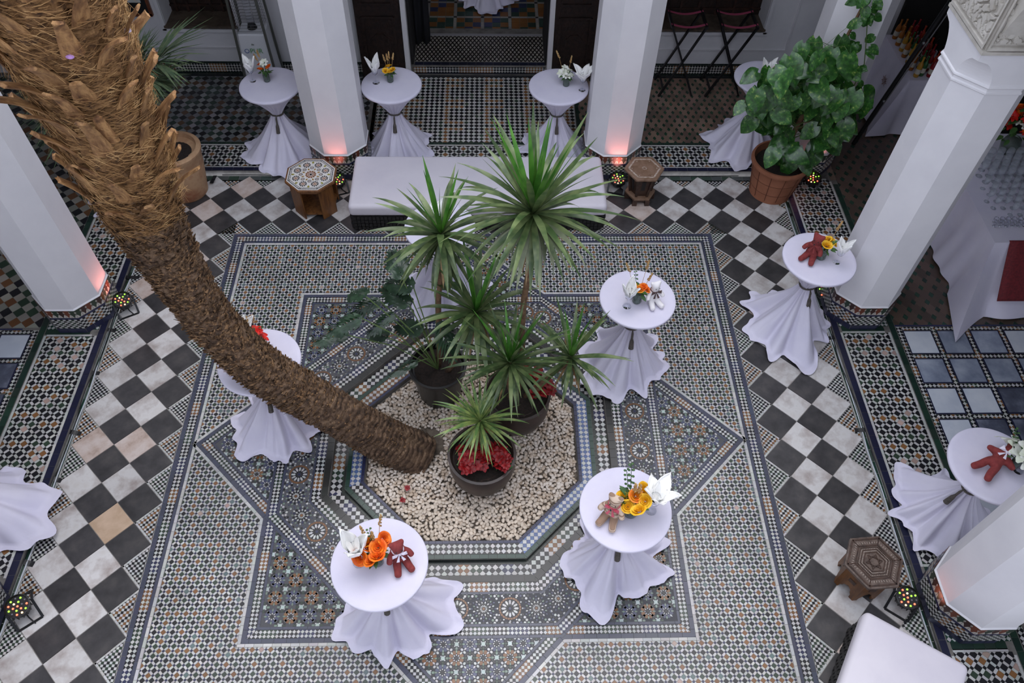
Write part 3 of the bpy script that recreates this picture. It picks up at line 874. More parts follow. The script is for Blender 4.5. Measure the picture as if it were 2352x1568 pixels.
# ---------------------------------------------------------------- columns
m_carvst = mat('carved_stucco', (200, 195, 186), .8, (178, 172, 162), 5, 3)
def octprof(b, prof, mi=0):
    v, f = lathe([(r / math.cos(PI / 8), z) for r, z in prof], 8, PI / 8); b.add((v, f), mi)
def colbase(par):
    k = Mos()
    pieces = []
    b = B(); octprof(b, [(.372, 0), (.372, .385)]); b.build('base_core', m_grout, par)
    v = []; f = []; cols = []
    def face(a, P, col, out=.004):
        n = (math.cos(a), math.sin(a)); t = (-n[1], n[0]); r = .372
        q = len(v); L = len(P)
        for o_ in (out, 0):
            for (s_, z) in P: v.append((n[0] * (r + o_) + t[0] * s_, n[1] * (r + o_) + t[1] * s_, z))
        f.append(tuple(range(q, q + L))); cols.extend([lin(col)] * L)
        for i in range(L):
            w = (i + 1) % L; f.append((q + i, q + L + i, q + L + w, q + w)); cols.extend([lin(col)] * 4)
    hw = .372 * TAN
    for k8 in range(8):
        a = k8 * PI / 4
        for i in range(3): x0 = -hw + i * 2 * hw / 3; face(a, [(x0 + .002, .003), (x0 + 2 * hw / 3 - .002, .003), (x0 + 2 * hw / 3 - .002, .075), (x0 + .002, .075)], (42, 44, 70))
        nx = 10; s_ = 2 * hw / nx; nz = 6; dz = .155 / nz
        pal = BRN if k8 % 2 else GRN
        for j in range(nz):
            for i in range(nx):
                c = WHT if (i + j) % 2 else (pal if (i // 2) % 2 else BLK)
                x0, z0 = -hw + i * s_, .08 + j * dz
                face(a, [(x0 + .001, z0 + .001), (x0 + s_ - .001, z0 + .001), (x0 + s_ - .001, z0 + dz - .001), (x0 + .001, z0 + dz - .001)], c)
        face(a, [(-hw, .238), (hw, .238), (hw, .26), (-hw, .26)], (40, 42, 74))
        nm = 5; s_ = 2 * hw / nm
        for i in range(nm):
            x0 = -hw + i * s_
            face(a, [(x0 + .002, .264), (x0 + s_ - .002, .264), (x0 + s_ - .002, .382), (x0 + .002, .382)], (200, 194, 184), .002)
            c = [(110, 56, 36), (44, 60, 46), (60, 36, 30)][(i + k8) % 3]
            xm = x0 + s_ / 2
            face(a, [(xm - .004, .272), (xm + .004, .272), (xm + .014, .30), (xm + .03, .325), (xm + .02, .35), (xm + .036, .381), (xm - .036, .381), (xm - .02, .35), (xm - .03, .325), (xm - .014, .30)], c, .005)
    me = mesh('base_mosaic', v, f); at_ = me.color_attributes.new('col', 'FLOAT_COLOR', 'CORNER')
    arr = np.ones((len(cols), 4), dtype=np.float32); arr[:, :3] = cols; at_.data.foreach_set('color', arr.ravel()); me.materials.append(m_mosaic)
    o = place('base_mosaic', me, par); o['kind'] = 'stuff'
def relief_panel(b, T, nu, nv, seed):
    def fn(u, v_):
        x, y = u * 5.5, v_ * 7.5
        h = math.sin(3.1 * x + 2.2 * math.sin(2.6 * y + seed)) * math.cos(3.3 * y + 2.0 * math.sin(2.9 * x)) + .35 * math.sin(9 * x + 2 * math.sin(5 * y)) * math.sin(8 * y)
        h = 1 if abs(h) > .28 else -.35
        e = min(u, 1 - u, v_, 1 - v_)
        if e < .03: h = 1.1
        elif e < .06: h = 0
        return T(u, v_, h * .022)
    b.add(grid(fn, nu, nv), 0)
def column(x, y, lbl, cap=False):
    t = empty('column', (x, y, GZ), label=lbl, cat='column', group='octagonal courtyard columns')
    colbase(t)
    b = B(); octprof(b, [(.375, .385), (.362, .40), (.36, 3.18)]); b.build('shaft', m_white, t)
    b = B(); octprof(b, [(.36, 3.18), (.372, 3.19), (.372, 3.205), (.36, 3.215), (.362, 3.235), (.375, 3.25), (.372, 3.262), (.36, 3.27)]); b.build('moulding', m_white, t)
    # capital: octagon growing into a square block with scooped corners
    b = B(); N = 8; Z0, Z1 = 3.27, 3.56
    rings = []
    for j in range(N + 1):
        u = j / N; c = .36 * (2 - math.sqrt(2)) * math.sqrt(max(0, 1 - u ** 1.6)); z = Z0 + (Z1 - Z0 - .06) * u
        R = .36; rings.append([(R, -R + c, z), (R, R - c, z), (R - c, R, z), (-R + c, R, z), (-R, R - c, z), (-R, -R + c, z), (-R + c, -R, z), (R - c, -R, z)])
    R = .362; rings.append([(R, -R, Z1), (R, R, Z1), (R, R, Z1), (-R, R, Z1), (-R, R, Z1), (-R, -R, Z1), (-R, -R, Z1), (R, -R, Z1)])
    v = [p for r_ in rings for p in r_]; f = []
    for j in range(len(rings) - 1):
        for k in range(8): q = (k + 1) % 8; f.append((j * 8 + k, j * 8 + q, (j + 1) * 8 + q, (j + 1) * 8 + k))
    b.add((v, f)); b.build('capital', m_white, t)
    b = B(); b.add(box(0, 0, 3.575, .745, .745, .03)); b.add(box(0, 0, 4.12, .70, .70, 1.06)); b.build('impost', m_carvst, t)
    if cap:
        b = B()
        for (n, tx) in (((-1, 0), (0, -1)), ((0, -1), (1, 0)), ((1, 0), (0, 1))):
            relief_panel(b, lambda u, v_, h, n=n, tx=tx: (n[0] * (.352 + h) + tx[0] * (u - .5) * .7, n[1] * (.352 + h) + tx[1] * (u - .5) * .7, 3.6 + v_ * 1.0), 110, 150, n[0] + 2 * n[1])
        b.build('carved_panel', m_carvst, t)
    return t
column(-1.8, 4.39, 'white octagonal column beside the stool with the mosaic top')
column(1.84, 4.39, 'white octagonal column behind the hexagonal carved wooden stool')
column(-4.51, 1.80, 'white octagonal column at the far end of the west gallery, lit pink, nearest the palm')
column(4.51, 1.80, 'white octagonal column with carved stucco capital behind the high table with red toy', True)
column(4.51, -1.75, 'white octagonal column nearest the camera beside the cushioned bench')
column(4.51, 4.42, 'white octagonal corner column behind the variegated climbing plant')
column(-4.51, 4.42, 'white octagonal corner column hidden mostly behind the palm trunk')
column(-4.51, -1.75, 'white octagonal column beside the spotlight near the trailing cloth')
for x in (-1.8, 1.84, -4.51, 4.51): column(x, -4.75, 'white octagonal column under the viewing gallery')
# arched beams between the columns
def beam(p, q):
    p, q = Vector((*p, 0)), Vector((*q, 0)); d = q - p; L = d.length; d.normalize(); n = Vector((-d.y, d.x, 0))
    t = empty('arch_beam', (0, 0, 0), kind='structure'); v = []; f = []; N = 20
    for i in range(N + 1):
        u = i / N; s_ = .36 + (L - .72) * u; z = 3.75 + .8 * math.sqrt(max(0, 1 - (2 * u - 1) ** 2)) ** .8
        z += .04 * abs(math.sin(u * PI * 9))
        for o_ in (-.3, .3):
            for zz in (z, 4.76): c = p + d * s_ + n * o_; v.append((c.x, c.y, zz))
    for i in range(N):
        a = i * 4; e = a + 4
        f += [(a, e, e + 1, a + 1), (a + 2, a + 3, e + 3, e + 2), (a, a + 2, e + 2, e)]
    b = B(); b.add((v, f)); b.build('arch', m_carvst, t)
beam((-1.8, 4.39), (1.84, 4.39)); beam((-4.51, 4.42), (-1.8, 4.39)); beam((1.84, 4.39), (4.51, 4.42)); beam((4.51, 1.8), (4.51, 4.42)); beam((4.51, -1.75), (4.51, 1.8)); beam((-4.51, -1.75), (-4.51, 1.8)); beam((-4.51, 1.8), (-4.51, 4.42))
# ---------------------------------------------------------------- materials for things
m_cloth = mat('white_tablecloth', (218, 214, 228), .85, (211, 207, 224), 3, bump=.05, bs=120)
m_napk = mat('white_napkin', (253, 252, 249), .7)
m_cord = mat('grey_cord', (92, 86, 80), .8, (70, 64, 58), 60)
m_steel = mat('steel', (150, 150, 152), .35, metal=.9)
m_glass = mat('clear_glass', (250, 252, 255), .02, trans=1, ior=1.12)
m_glt = mat('thin_glass', (206, 212, 222), .08, alpha=.34)
m_vase = mat('smoked_vase_glass', (150, 164, 156), .08, trans=.75, ior=1.3)
m_leafg = mat('foliage_green', (66, 104, 50), .5, (44, 78, 36), 30)
m_stem = mat('stem_green', (90, 112, 60), .6)
m_dry = mat('dried_stalk', (196, 162, 108), .8, (166, 126, 78), 40)
def m_of(name, c, c2=None, **k): return mat(name, c, k.pop('rough', .6), c2, **k)
m_wood = mat('stool_wood', (126, 82, 42), .45, (92, 56, 28), 5, 6, stretch=(6, 6, .8), bump=.15, bs=20)
m_woodd = mat('dark_carved_wood', (74, 52, 40), .5, (48, 32, 24), 14, 5, bump=.4, bs=50)
m_soil = mat('potting_soil', (44, 34, 28), .95, (28, 22, 18), 40, bump=.6, bs=60)

# ---------------------------------------------------------------- cushioned benches
m_cush = mat('cushion_leatherette', (220, 214, 220), .55, (212, 206, 214), 2, bump=.03, bs=6)
m_weave = mat('black_weave', (22, 20, 20), .6, (34, 30, 28), 40)
def bench(loc, rz, L, Wd, H, label, sk=.0):
    t = empty('cushioned_bench', (*loc, 0), rz, label=label, cat='bench', group='benches with white cushions')
    b = B(); b.add(box(0, 0, H - .09, L, Wd, .18)); o = b.build('cushion', m_cush, t, smooth=True)
    bevel(o, .055, 5)
    b = B(); b.add(box(0, 0, (H - .18) / 2 + .02, L - .05, Wd - .05, H - .22)); b.build('base', m_weave, t)
    b = B(); n = int(L / .05)
    for s in (-1, 1):
        for j in range(4):
            for i in range(n): b.add(box(-L / 2 + .04 + i * (L - .08) / n + .02, s * (Wd / 2 - .018 + (.005 if (i + j) % 2 else 0)), .05 + j * .055, .04, .02, .045))
    n = int(Wd / .05)
    for s in (-1, 1):
        for j in range(4):
            for i in range(n): b.add(box(s * (L / 2 - .018 + (.005 if (i + j) % 2 else 0)), -Wd / 2 + .04 + i * (Wd - .08) / n + .02, .05 + j * .055, .02, .04, .045))
    b.build('woven_strips', m_weave, t)['kind'] = 'stuff'
    for sx in (-1, 1):
        for sy in (-1, 1):
            b = B(); b.add(box(sx * (L / 2 - .07), sy * (Wd / 2 - .07), .015, .06, .06, .03)); b.build('leg', m_black, t)
    return t
bench((.05, 3.565), 0, 3.22, .97, .43, 'long white cushioned bench on a black woven base behind the yucca plants')
d2 = Vector((.587, -.81, 0)); 
c2 = (Vector((3.43, -1.94, 0)) + Vector((4.16, -2.42, 0))) / 2 + Vector((-.56, -.83, 0)) * .85
bench((c2.x, c2.y), math.atan2(-.48, .73) , .88, 1.7, .45, 'white cushioned bench set askew beside the dark hexagonal stool')

# ---------------------------------------------------------------- high tables with tied cloths
def hem_fn(pts, base, seed):
    R = random.Random(seed); ph = [R.uniform(0, 6.28) for _ in range(6)]
    P = sorted((math.atan2(dy, dx), math.hypot(dx, dy)) for dx, dy in pts)
    def f(a):
        a = (a + PI) % (2 * PI) - PI; num = base * .5; den = .5
        for (pa, pr) in P:
            d = abs((a - pa + PI) % (2 * PI) - PI); w = math.exp(-(d / .38) ** 2) * 2.2
            num += w * pr; den += w
        r = num / den
        return r * (1 + .06 * math.sin(5 * a + ph[0]) + .05 * math.sin(9 * a + ph[1]) + .025 * math.sin(17 * a + ph[2]))
    return f
def high_table(x, y, z0, label, tlabel, hem, base=.46, tie=.68, seed=1, r=.385, tassel=-PI / 2, top=1.1, group='white tied tablecloths on high tables'):
    H = top - z0
    t = empty('cocktail_table', (x, y, z0), label=tlabel, cat='table', group='high round tables under the cloths')
    b = B(); b.add(lathe([(.001, H - .03), (r - .012, H - .03), (r - .012, H - .008), (.001, H - .008)], 40)); b.build('table_top', m_black, t)
    b = B(); b.add(lathe([(.001, .02), (.03, .02), (.03, H - .03), (.001, H - .03)], 12)); b.build('pole', m_steel, t)
    b = B(); b.add(lathe([(.001, 0), (.24, 0), (.24, .012), (.04, .03), (.001, .03)], 24)); b.build('base', m_steel, t)
    R = random.Random(seed); hf = hem_fn(hem, base, seed)
    np_ = 13 + seed % 5; ph = [R.uniform(0, 6.28) for _ in range(8)]
    NT, A = 176, 2 * PI
    zt = tie - z0
    prof = [('top', .001), ('top', .5), ('top', .9), ('top', .985)]
    def pleat(a): return .5 * math.sin(np_ * a + ph[0] + 1.2 * math.sin(3 * a + ph[1])) + .3 * math.sin((np_ * 1.7 // 1) * a + ph[2]) + .2 * math.sin(5 * a + ph[3])
    def fold(a, s): 
        q1 = math.sin(8 * a + ph[4] + 1.1 * math.sin(2 * a + ph[5] + s)); q2 = math.sin(13 * a + ph[6] - 1.5 * s + .8 * math.sin(3 * a + ph[3]))
        return (.55 * math.copysign(abs(q1) ** .7, q1) + .32 * math.copysign(abs(q2) ** .75, q2) + .25 * math.sin(5 * a + ph[7] + 2 * s) + .10 * math.sin(23 * a + ph[1] + 3 * s))
    rows = []
    for k, rr in prof: rows.append(lambda a, rr=rr: (rr * r, H + .0))
    rows.append(lambda a: (r * 1.0, H - .004)); rows.append(lambda a: (r * 1.008, H - .014)); rows.append(lambda a: (r * 1.005, H - .028))
    nu = 9
    for i in range(1, nu + 1):
        u = i / nu
        def g(a, u=u):
            w = u ** .8; rad = r * (1 - w) ** 1.15 + .055 * w * (1 + .0) + .012
            rad += pleat(a) * .020 * math.sin(PI * min(1, u * 1.05)) ** .7 * (.6 + .6 * u) + pleat(a) * .010 * u
            return rad, H - .03 - (H - .03 - zt) * u
        rows.append(g)
    nl = 30
    for i in range(1, nl + 1):
        s = i / nl
        def g(a, s=s):
            R1 = hf(a); rad = .066 + (R1 - .066) * (s ** 1.42)
            amp = .012 + .072 * s ** .9; fd = fold(a, s)
            rad += fd * amp
            q = min(1, s / .9)
            z = zt * (1 - q ** 1.05)
            fl = .012 + .03 * (1 - abs(2 * (.5 + .5 * fd / 1.15) - 1)) * s + .022 * max(0, math.sin(11 * a + ph[2] + 7 * s)) * s
            return rad, max(z, 0) + fl * (1 if s > .6 else s / .6)
        rows.append(g)
    v = []; f = []
    for g in rows:
        for i in range(NT):
            a = A * i / NT; rr, z = g(a); v.append((rr * math.cos(a), rr * math.sin(a), z))
    for j in range(len(rows) - 1):
        for i in range(NT):
            k = (i + 1) % NT; f.append((j * NT + i, (j + 1) * NT + i, (j + 1) * NT + k, j * NT + k))
    f.append(tuple(range(NT)))
    c = empty('tablecloth', (x, y, z0), label=label, cat='tablecloth', group=group)
    me = mesh('cloth', v, f, smooth=True); me.materials.append(m_cloth); place('cloth', me, c)
    b = B(); b.add(tube([(.082 * math.cos(a), .082 * math.sin(a), zt + .004 * math.sin(3 * a)) for a in [2 * PI * i / 24 for i in range(25)]], .011, 6)); b.build('tie_cord', m_cord, c)
    ta = tassel; tx, ty = .095 * math.cos(ta), .095 * math.sin(ta)
    b = B(); b.add(tube([(tx * .9, ty * .9, zt), (tx * 1.15, ty * 1.15, zt - .03), (tx * 1.3, ty * 1.3, zt - .09)], [.006, .012, .012], 6))
    b.add(tube([(tx * 1.3, ty * 1.3, zt - .09), (tx * 1.5, ty * 1.5, zt - .12), (tx * 1.75, ty * 1.75, zt - .21)], [.012, .022, .028], 9)); b.build('tassel', m_cord, c)
    return c
G = 'high round table standing '
TB = {}
def HT(key, cx, cy, z0, what, where, hem, **k):
    hem = [(hx - cx, hy - cy) for hx, hy in hem]
    TB[key] = (cx, cy)
    return high_table(cx, cy, z0, what, where, hem, **k)
HT('T8', -.70, -1.73, 0, 'white tied cloth under the orange roses and dark red toy bear', G + 'under the cloth that carries the orange roses', [(-1.21, -1.85), (-.85, -2.19), (-.53, -2.12), (-.12, -1.98), (-.12, -1.54), (-.39, -1.42)], seed=3, tie=.6)
HT('T7', 1.32, -1.28, 0, 'white tied cloth under the yellow roses and striped toy bear', G + 'under the cloth that carries the yellow roses and striped bear', [(1.02, -1.09), (1.13, -1.83), (1.44, -1.69), (1.66, -1.49), (1.86, -1.51), (1.89, -1.19)], seed=5, tie=.6)
HT('T6', 1.69, 1.02, 0, 'white tied cloth beneath the white toy bear with a brown bow', G + 'under the cloth with the white bear', [(1.22, .85), (1.29, .51), (1.88, .61), (2.14, .93), (2.12, 1.2)], seed=7)
HT('T5', 3.70, 1.57, 0, 'white tied cloth trailing over the checker tiles in front of the carved column', G + 'in front of the carved column', [(3.15, 1.66), (3.40, .98), (3.69, .89), (4.05, 1.35), (3.35, 1.95)], seed=9, tassel=-PI / 2 + .2)
HT('T9', 4.61, -.91, .05, 'white tied cloth beside the marble slabs, with a red toy lying on top', G + 'beside the marble slabs under a lying red toy', [(4.3, -.45), (4.2, -1.0), (4.38, -1.38), (5.0, -1.3)], seed=11, tassel=PI + .3)
HT('T10', -1.99, .26, 0, 'white tied cloth with red flowers, crossed by the palm trunk', G + 'behind the leaning palm trunk', [(-2.48, .1), (-2.4, -.16), (-1.93, -.19), (-1.6, .0), (-1.58, .2)], seed=13)
HT('T11', -.35, 2.05, 0, 'white tied cloth glimpsed behind the yucca leaves in front of the long bench', G + 'between the yuccas and the long bench', [(-.8, 1.9), (-.4, 1.55), (0, 1.8)], seed=15)
HT('T1', -2.60, 4.60, .05, 'white tied cloth between the white heater and the mosaic stool', G + 'beside the white heater', [(-3.2, 4.6), (-2.88, 4.12), (-2.62, 4.0), (-2.3, 4.2), (-2.1, 4.4)], seed=17)
HT('T2', -1.06, 4.62, .05, 'white tied cloth left of the central doorway, with yellow flowers', G + 'left of the central doorway', [(-1.43, 4.5), (-.62, 4.5), (-1., 4.2)], seed=19)
HT('T3', 1.09, 4.60, .05, 'white tied cloth right of the central doorway, with white flowers', G + 'right of the central doorway', [(.8, 4.3), (1.45, 4.35)], seed=21)
HT('T4', 3.80, 4.80, .05, 'white tied cloth half hidden behind the variegated climbing plant', G + 'behind the variegated climbing plant', [(3.2, 4.65), (3.3, 4.3), (3.6, 4.2)], seed=23)
HT('T12', -4.75, -.75, .05, 'white tied cloth with a broad fanned hem above the nearest spotlight', G + 'at the west edge over the navy step', [(-4.55, -.38), (-4.04, -.62), (-4.0, -.85), (-4.07, -1.16), (-4.36, -1.32)], seed=25, base=.6)
HT('T14', -4.46, 3.60, .05, 'white tied cloth peeping out behind the palm trunk in the shaded corner', G + 'in the shaded corner behind the palm trunk', [(-4.9, 3.45), (-4.7, 3.2), (-4.1, 3.5)], seed=27, base=.38, r=.30)
HT('T13', .15, 8.28, .2, 'white tied cloth standing inside the dim tiled room', G + 'inside the dim tiled room', [(-.15, 8.0), (.21, 7.75), (.45, 7.95)], seed=29, top=1.3, tie=.9)

# ---------------------------------------------------------------- napkins in glasses
gprof = [(.001, .001), (.036, .001), (.034, .004), (.006, .009), (.004, .02), (.004, .085), (.010, .095), (.030, .115), (.038, .145), (.037, .175), (.033, .20), (.0315, .20), (.035, .175), (.036, .145), (.028, .118), (.008, .098), (.001, .096)]
gv = lathe(gprof, 20); g_me = mesh('wine_glass', *gv, smooth=True); g_me.materials.append(m_glass)
gv2 = lathe([gprof[i] for i in (0, 1, 3, 5, 7, 8, 10, 13, 15)], 10); g_lo = mesh('wine_glass', *gv2, smooth=True); g_lo.materials.append(m_glt)
def napkin_mesh(kind, seed):
    R = random.Random(seed); b = B(); n = {0: 4, 1: 5, 2: 3}[kind]
    for k in range(n):
        a0 = 2 * PI * k / n + R.uniform(-.2, .2); Hh = R.uniform(.13, .17) if kind != 1 else R.uniform(.10, .15); sp = (.035, .07, .03)[kind]
        def fn(u, v, a0=a0, Hh=Hh, sp=sp):
            w = (1.15 - .25 * v) * (1 - max(0, (v - .45) / .55) ** 1.3)
            a = a0 + (u - .5) * 1.9 * w; r = .014 + .026 * min(1, v * 2.2) + sp * v * v + .006 * math.sin(u * 14 + v * 5)
            return r * math.cos(a), r * math.sin(a), v * Hh + .004 * math.sin(u * 9)
        b.add(grid(fn, 12, 12))
        def fn2(u, v, a0=a0 + .6, Hh=Hh * .8, sp=sp * .3):
            w = (1.1 - .2 * v) * (1 - max(0, (v - .45) / .55) ** 1.3)
            a = a0 + (u - .5) * 1.7 * w; r = .010 + .014 * min(1, v * 2.2) + sp * v * v
            return r * math.cos(a), r * math.sin(a), v * Hh
        b.add(grid(fn2, 8, 10))
    me = mesh('napkin', b.v, b.f, smooth=True); me.materials.append(m_napk); return me
nk = [napkin_mesh(0, 1), napkin_mesh(1, 2), napkin_mesh(2, 3)]
def setting(px, py, kind, rz, desc, z=1.1, nap=1, tilt=(0, 0), s=1.15):
    p = at(px, py, z)
    g = place('wine_glass', g_me, None, (p.x, p.y, z + .001)); g.scale = (s, s, s)
    tag(g, 'stemmed wine glass holding a napkin ' + desc, 'glass', 'glasses holding napkins')
    if nap:
        o = place('folded_napkin', nk[kind], None, (p.x, p.y, z + .125 * s), rot=(tilt[0], tilt[1], rz), sc=1.15 * s)
        sm = o.modifiers.new('thick', 'SOLIDIFY'); sm.thickness = .0025
        tag(o, 'white folded napkin standing in a glass ' + desc, 'napkin', 'folded napkins in glasses')
setting(825, 1290, 2, .4, 'beside the orange roses', s=1.5)
setting(1495, 1172, 1, .8, 'beside the large yellow roses', tilt=(.0, .3), s=1.3)
setting(1440, 703, 2, 1.4, 'near the white toy bear', s=1.2)
setting(1921, 602, 0, .2, 'near the dark red toy by the column', s=1.05)
setting(2338, 1080, 0, 1., 'near the lying red toy bear', tilt=(0, .5), s=1.2)
setting(581, 186, 2, .3, 'on the table by the heater', s=1.15)
setting(864, 190, 2, 1.2, 'left of the doorway beside yellow flowers', s=1.25)
setting(1337, 207, 1, .0, 'right of the doorway beside white flowers', s=1.2)
setting(1752, 195, 0, .5, 'behind the climbing plant', s=1.2)
setting(1000, 520, 1, .5, 'behind the yucca crown', s=1.1)
setting(570, 790, 1, .5, 'beside the red flowers by the palm trunk', s=1.1)

# ---------------------------------------------------------------- flowers
def rose_mesh(col, col2):
    b = B(); M_ = mat('rose_petals', col, .6, col2, 40)
    for ring, (n, r, op, h) in enumerate(((3, .008, .1, .024), (4, .014, .35, .026), (5, .022, .7, .026), (6, .030, 1.1, .022))):
        for k in range(n):
            a0 = 2 * PI * k / n + ring * .7
            def fn(u, v, a0=a0, r=r, op=op, h=h, n=n):
                a = a0 + (u - .5) * (2 * PI / n) * 1.35; rr = r * (.35 + .65 * math.sin(v * PI / 2)) + op * .008 * v * v
                z = h * v - op * .006 * max(0, v - .6) * 3 - .004 * abs(u - .5) * 2 * v
                return rr * math.cos(a), rr * math.sin(a), z
            b.add(grid(fn, 5, 4))
    me = mesh('rose', b.v, b.f, smooth=True); me.materials.append(M_); return me
def lily_mesh(col, col2):
    b = B(); M_ = mat('open_petals', col, .55, col2, 30)
    for k in range(7):
        a0 = 2 * PI * k / 7
        def fn(u, v, a0=a0): 
            a = a0 + (u - .5) * 1.0 * math.sin(PI * min(.98, v * .8 + .15)); r = .006 + .045 * v; return r * math.cos(a), r * math.sin(a), .02 * math.sin(v * 2.4)
        b.add(grid(fn, 4, 5))
    b.add(sphere((0, 0, .01), .008, 8, 5)); me = mesh('open_flower', b.v, b.f, smooth=True); me.materials.append(M_); return me
RO = {'orange': rose_mesh((232, 96, 22), (248, 140, 28)), 'yellow': rose_mesh((236, 178, 16), (250, 206, 60)), 'white': lily_mesh((238, 238, 230), (216, 222, 196)), 'red': lily_mesh((196, 22, 18), (226, 40, 26)), 'gold': rose_mesh((220, 150, 30), (240, 120, 30))}
def leaf_flat(L, Wd, mtl, name='leaf'):
    def fn(u, v): 
        w = Wd * math.sin(PI * min(.999, v ** .8)) ; return (u - .5) * w, v * L, -.25 * L * v * v + .12 * abs(u - .5) * w
    me = mesh(name, *grid(fn, 2, 6), smooth=True); me.materials.append(mtl); return me
lf_s = leaf_flat(.045, .022, m_leafg)
vm = mesh('vase', *lathe([(.001, .002), (.034, .002), (.038, .01), (.038, .085), (.030, .10), (.031, .112), (.028, .112), (.027, .1), (.034, .085), (.034, .012), (.001, .010)], 20), smooth=True); vm.materials.append(m_vase)
def bouquet(px, py, kind, label, heads, stalks, seed, z=1.1, s=1., hs=1., extra=None, green=14):
    p = at(px, py, z); R = random.Random(seed)
    t = empty('flower_vase', (p.x, p.y, z + .001), label=label, cat='flowers', group='posies on the high tables')
    t.scale = (s, s, s)
    place('vase', vm, t)
    b = B()
    for (dx, dy, dz, kd) in heads: b.add(tube([(0, 0, .02), (dx * .3, dy * .3, .09), (dx, dy, dz - .004)], .0025, 5))
    b.build('stems', m_stem, t)
    for (dx, dy, dz, kd) in heads:
        k2 = kd or kind
        place('rose' if k2 not in ('white', 'red') else 'bloom', RO[k2], t, (dx, dy, dz), rot=(-dy * 9, dx * 9, R.uniform(0, 6)), sc=hs * R.uniform(.9, 1.15))
    for i in range(green):
        a = R.uniform(0, 6.28); r = R.uniform(.01, .05)
        place('leaf', lf_s, t, (r * math.cos(a), r * math.sin(a), R.uniform(.10, .15)), rot=(R.uniform(-.2, .9), R.uniform(-.4, .4), a - PI / 2), sc=R.uniform(.8, 1.5))
    for (dx, dy, hz, tp) in stalks:
        b = B(); pts = [(dx * .2, dy * .2, .05), (dx * .6, dy * .6, hz * .6), (dx, dy, hz)]; b.add(tube(pts, .0018, 4))
        if tp == 'g':
            for i in range(16):
                u = i / 16; q = Vector((dx, dy, hz)) + Vector((dx * .4, dy * .4, .06)) * u; a = i * 2.4
                b.add(sphere((q.x + .008 * math.cos(a) * (1 - u * .6), q.y + .008 * math.sin(a) * (1 - u * .6), q.z), .006, 5, 4, (1, 1, 1.9)))
        elif tp == 'e':
            for i in range(14):
                u = i / 14; q = Vector((dx, dy, hz * .55)) * 1 + Vector((0, 0, 0)); q = Vector((dx * (.5 + .5 * u), dy * (.5 + .5 * u), hz * (.5 + .6 * u))); a = i * 2.2
                b.add(sphere((q.x + .014 * math.cos(a), q.y + .014 * math.sin(a), q.z), .008, 6, 4, (1, 1, .5)))
        b.build('dried_stalk' if tp == 'g' else 'sprig', m_dry if tp == 'g' else m_leafg, t)
    return t
bouquet(868, 1290, 'orange', 'small glass vase of orange roses with dried grass', [(-.085, -.02, .13, None), (-.015, -.055, .15, None), (.02, -.04, .17, None), (.02, .02, .17, None), (-.04, .06, .15, 'gold'), (.045, .07, .17, 'orange'), (-.06, .03, .14, 'orange')], [(-.06, .08, .22, 'g'), (.03, .12, .26, 'g'), (-.01, .06, .2, 'g'), (-.03, .10, .25, 'e')], 1, s=1.3, hs=1.3)
bouquet(1447, 1178, 'yellow', 'glass vase of large yellow roses with a eucalyptus sprig', [(-.04, .03, .13, None), (-.03, -.02, .12, None), (.05, .06, .15, None), (.055, -.01, .16, None), (.02, -.06, .15, None), (.01, .02, .16, 'gold')], [(-.02, .13, .3, 'e'), (.0, .03, .2, 'g'), (.02, .03, .19, 'g'), (-.04, .12, .26, 'e')], 2, s=1.55, hs=1.1)
bouquet(1462, 692, 'gold', 'small glass vase of orange blooms and wispy dried stems', [(.0, .0, .14, None), (.03, .02, .14, 'orange'), (-.03, .03, .14, 'yellow'), (.05, .01, .13, 'orange')], [(-.08, .10, .25, 'g'), (.05, .1, .28, 'g'), (-.03, .1, .24, 'e'), (.07, .05, .2, 'g')], 3, s=1.25, hs=1.1)
bouquet(1884, 592, 'yellow', 'round vase of yellow roses and green fern against the red toy', [(.02, .05, .15, None), (.045, .02, .14, None), (0, -.01, .15, None), (.06, .045, .13, 'yellow')], [(.09, .10, .22, 'g'), (.05, .06, .16, 'e')], 4, s=1.3, hs=1.2)
bouquet(2322, 1068, 'white', 'vase of white blooms and dried heads beside the lying red toy', [(-.03, .05, .12, None), (.0, .0, .12, None), (.04, .04, .13, None), (.02, -.04, .1, None), (-.05, .09, .12, None)], [(-.03, .13, .22, 'e'), (.03, .07, .18, 'g'), (.06, .05, .17, 'g')], 5, s=1.4, hs=1.5)
bouquet(614, 186, 'orange', 'small vase of orange flowers by the heater', [(-.05, .01, .14, None), (.05, .02, .17, None), (-.05, .06, .17, None), (.0, .05, .2, 'white')], [(-.08, .08, .22, 'g'), (-.05, .09, .26, 'g'), (.02, .05, .2, 'e')], 6, s=1.1, green=24)
bouquet(897, 187, 'yellow', 'small vase of yellow flowers left of the doorway', [(-.045, .01, .13, None), (.01, .0, .13, None), (.035, .01, .14, None), (-.01, .05, .16, None)], [(-.05, .08, .22, 'g'), (.0, .09, .25, 'g'), (.04, .08, .24, 'g'), (-.02, .08, .23, 'g')], 7, s=1.1, hs=1.1, green=20)
bouquet(1300, 196, 'white', 'small vase of white flowers right of the doorway', [(-.05, .02, .14, None), (.0, -.01, .12, None), (.035, .0, .13, None), (.02, .05, .16, None), (-.02, .06, .17, None)], [(-.09, .13, .28, 'g'), (.04, .1, .24, 'g')], 8, s=1.1, hs=1.15)
bouquet(590, 795, 'red', 'red open flowers with dried grass beside the palm trunk', [(.03, .0, .14, None), (.05, -.02, .13, None), (.01, .03, .15, None)], [(-.03, .08, .2, 'g'), (.01, .08, .22, 'g'), (-.06, .07, .2, 'g'), (.08, .06, .2, 'e')], 9, s=1.15, hs=1.4)
bouquet(1020, 525, 'red', 'small red posy glimpsed behind the yucca leaves', [(.0, .0, .14, None), (.03, .02, .14, None)], [(.0, .07, .2, 'g')], 10)

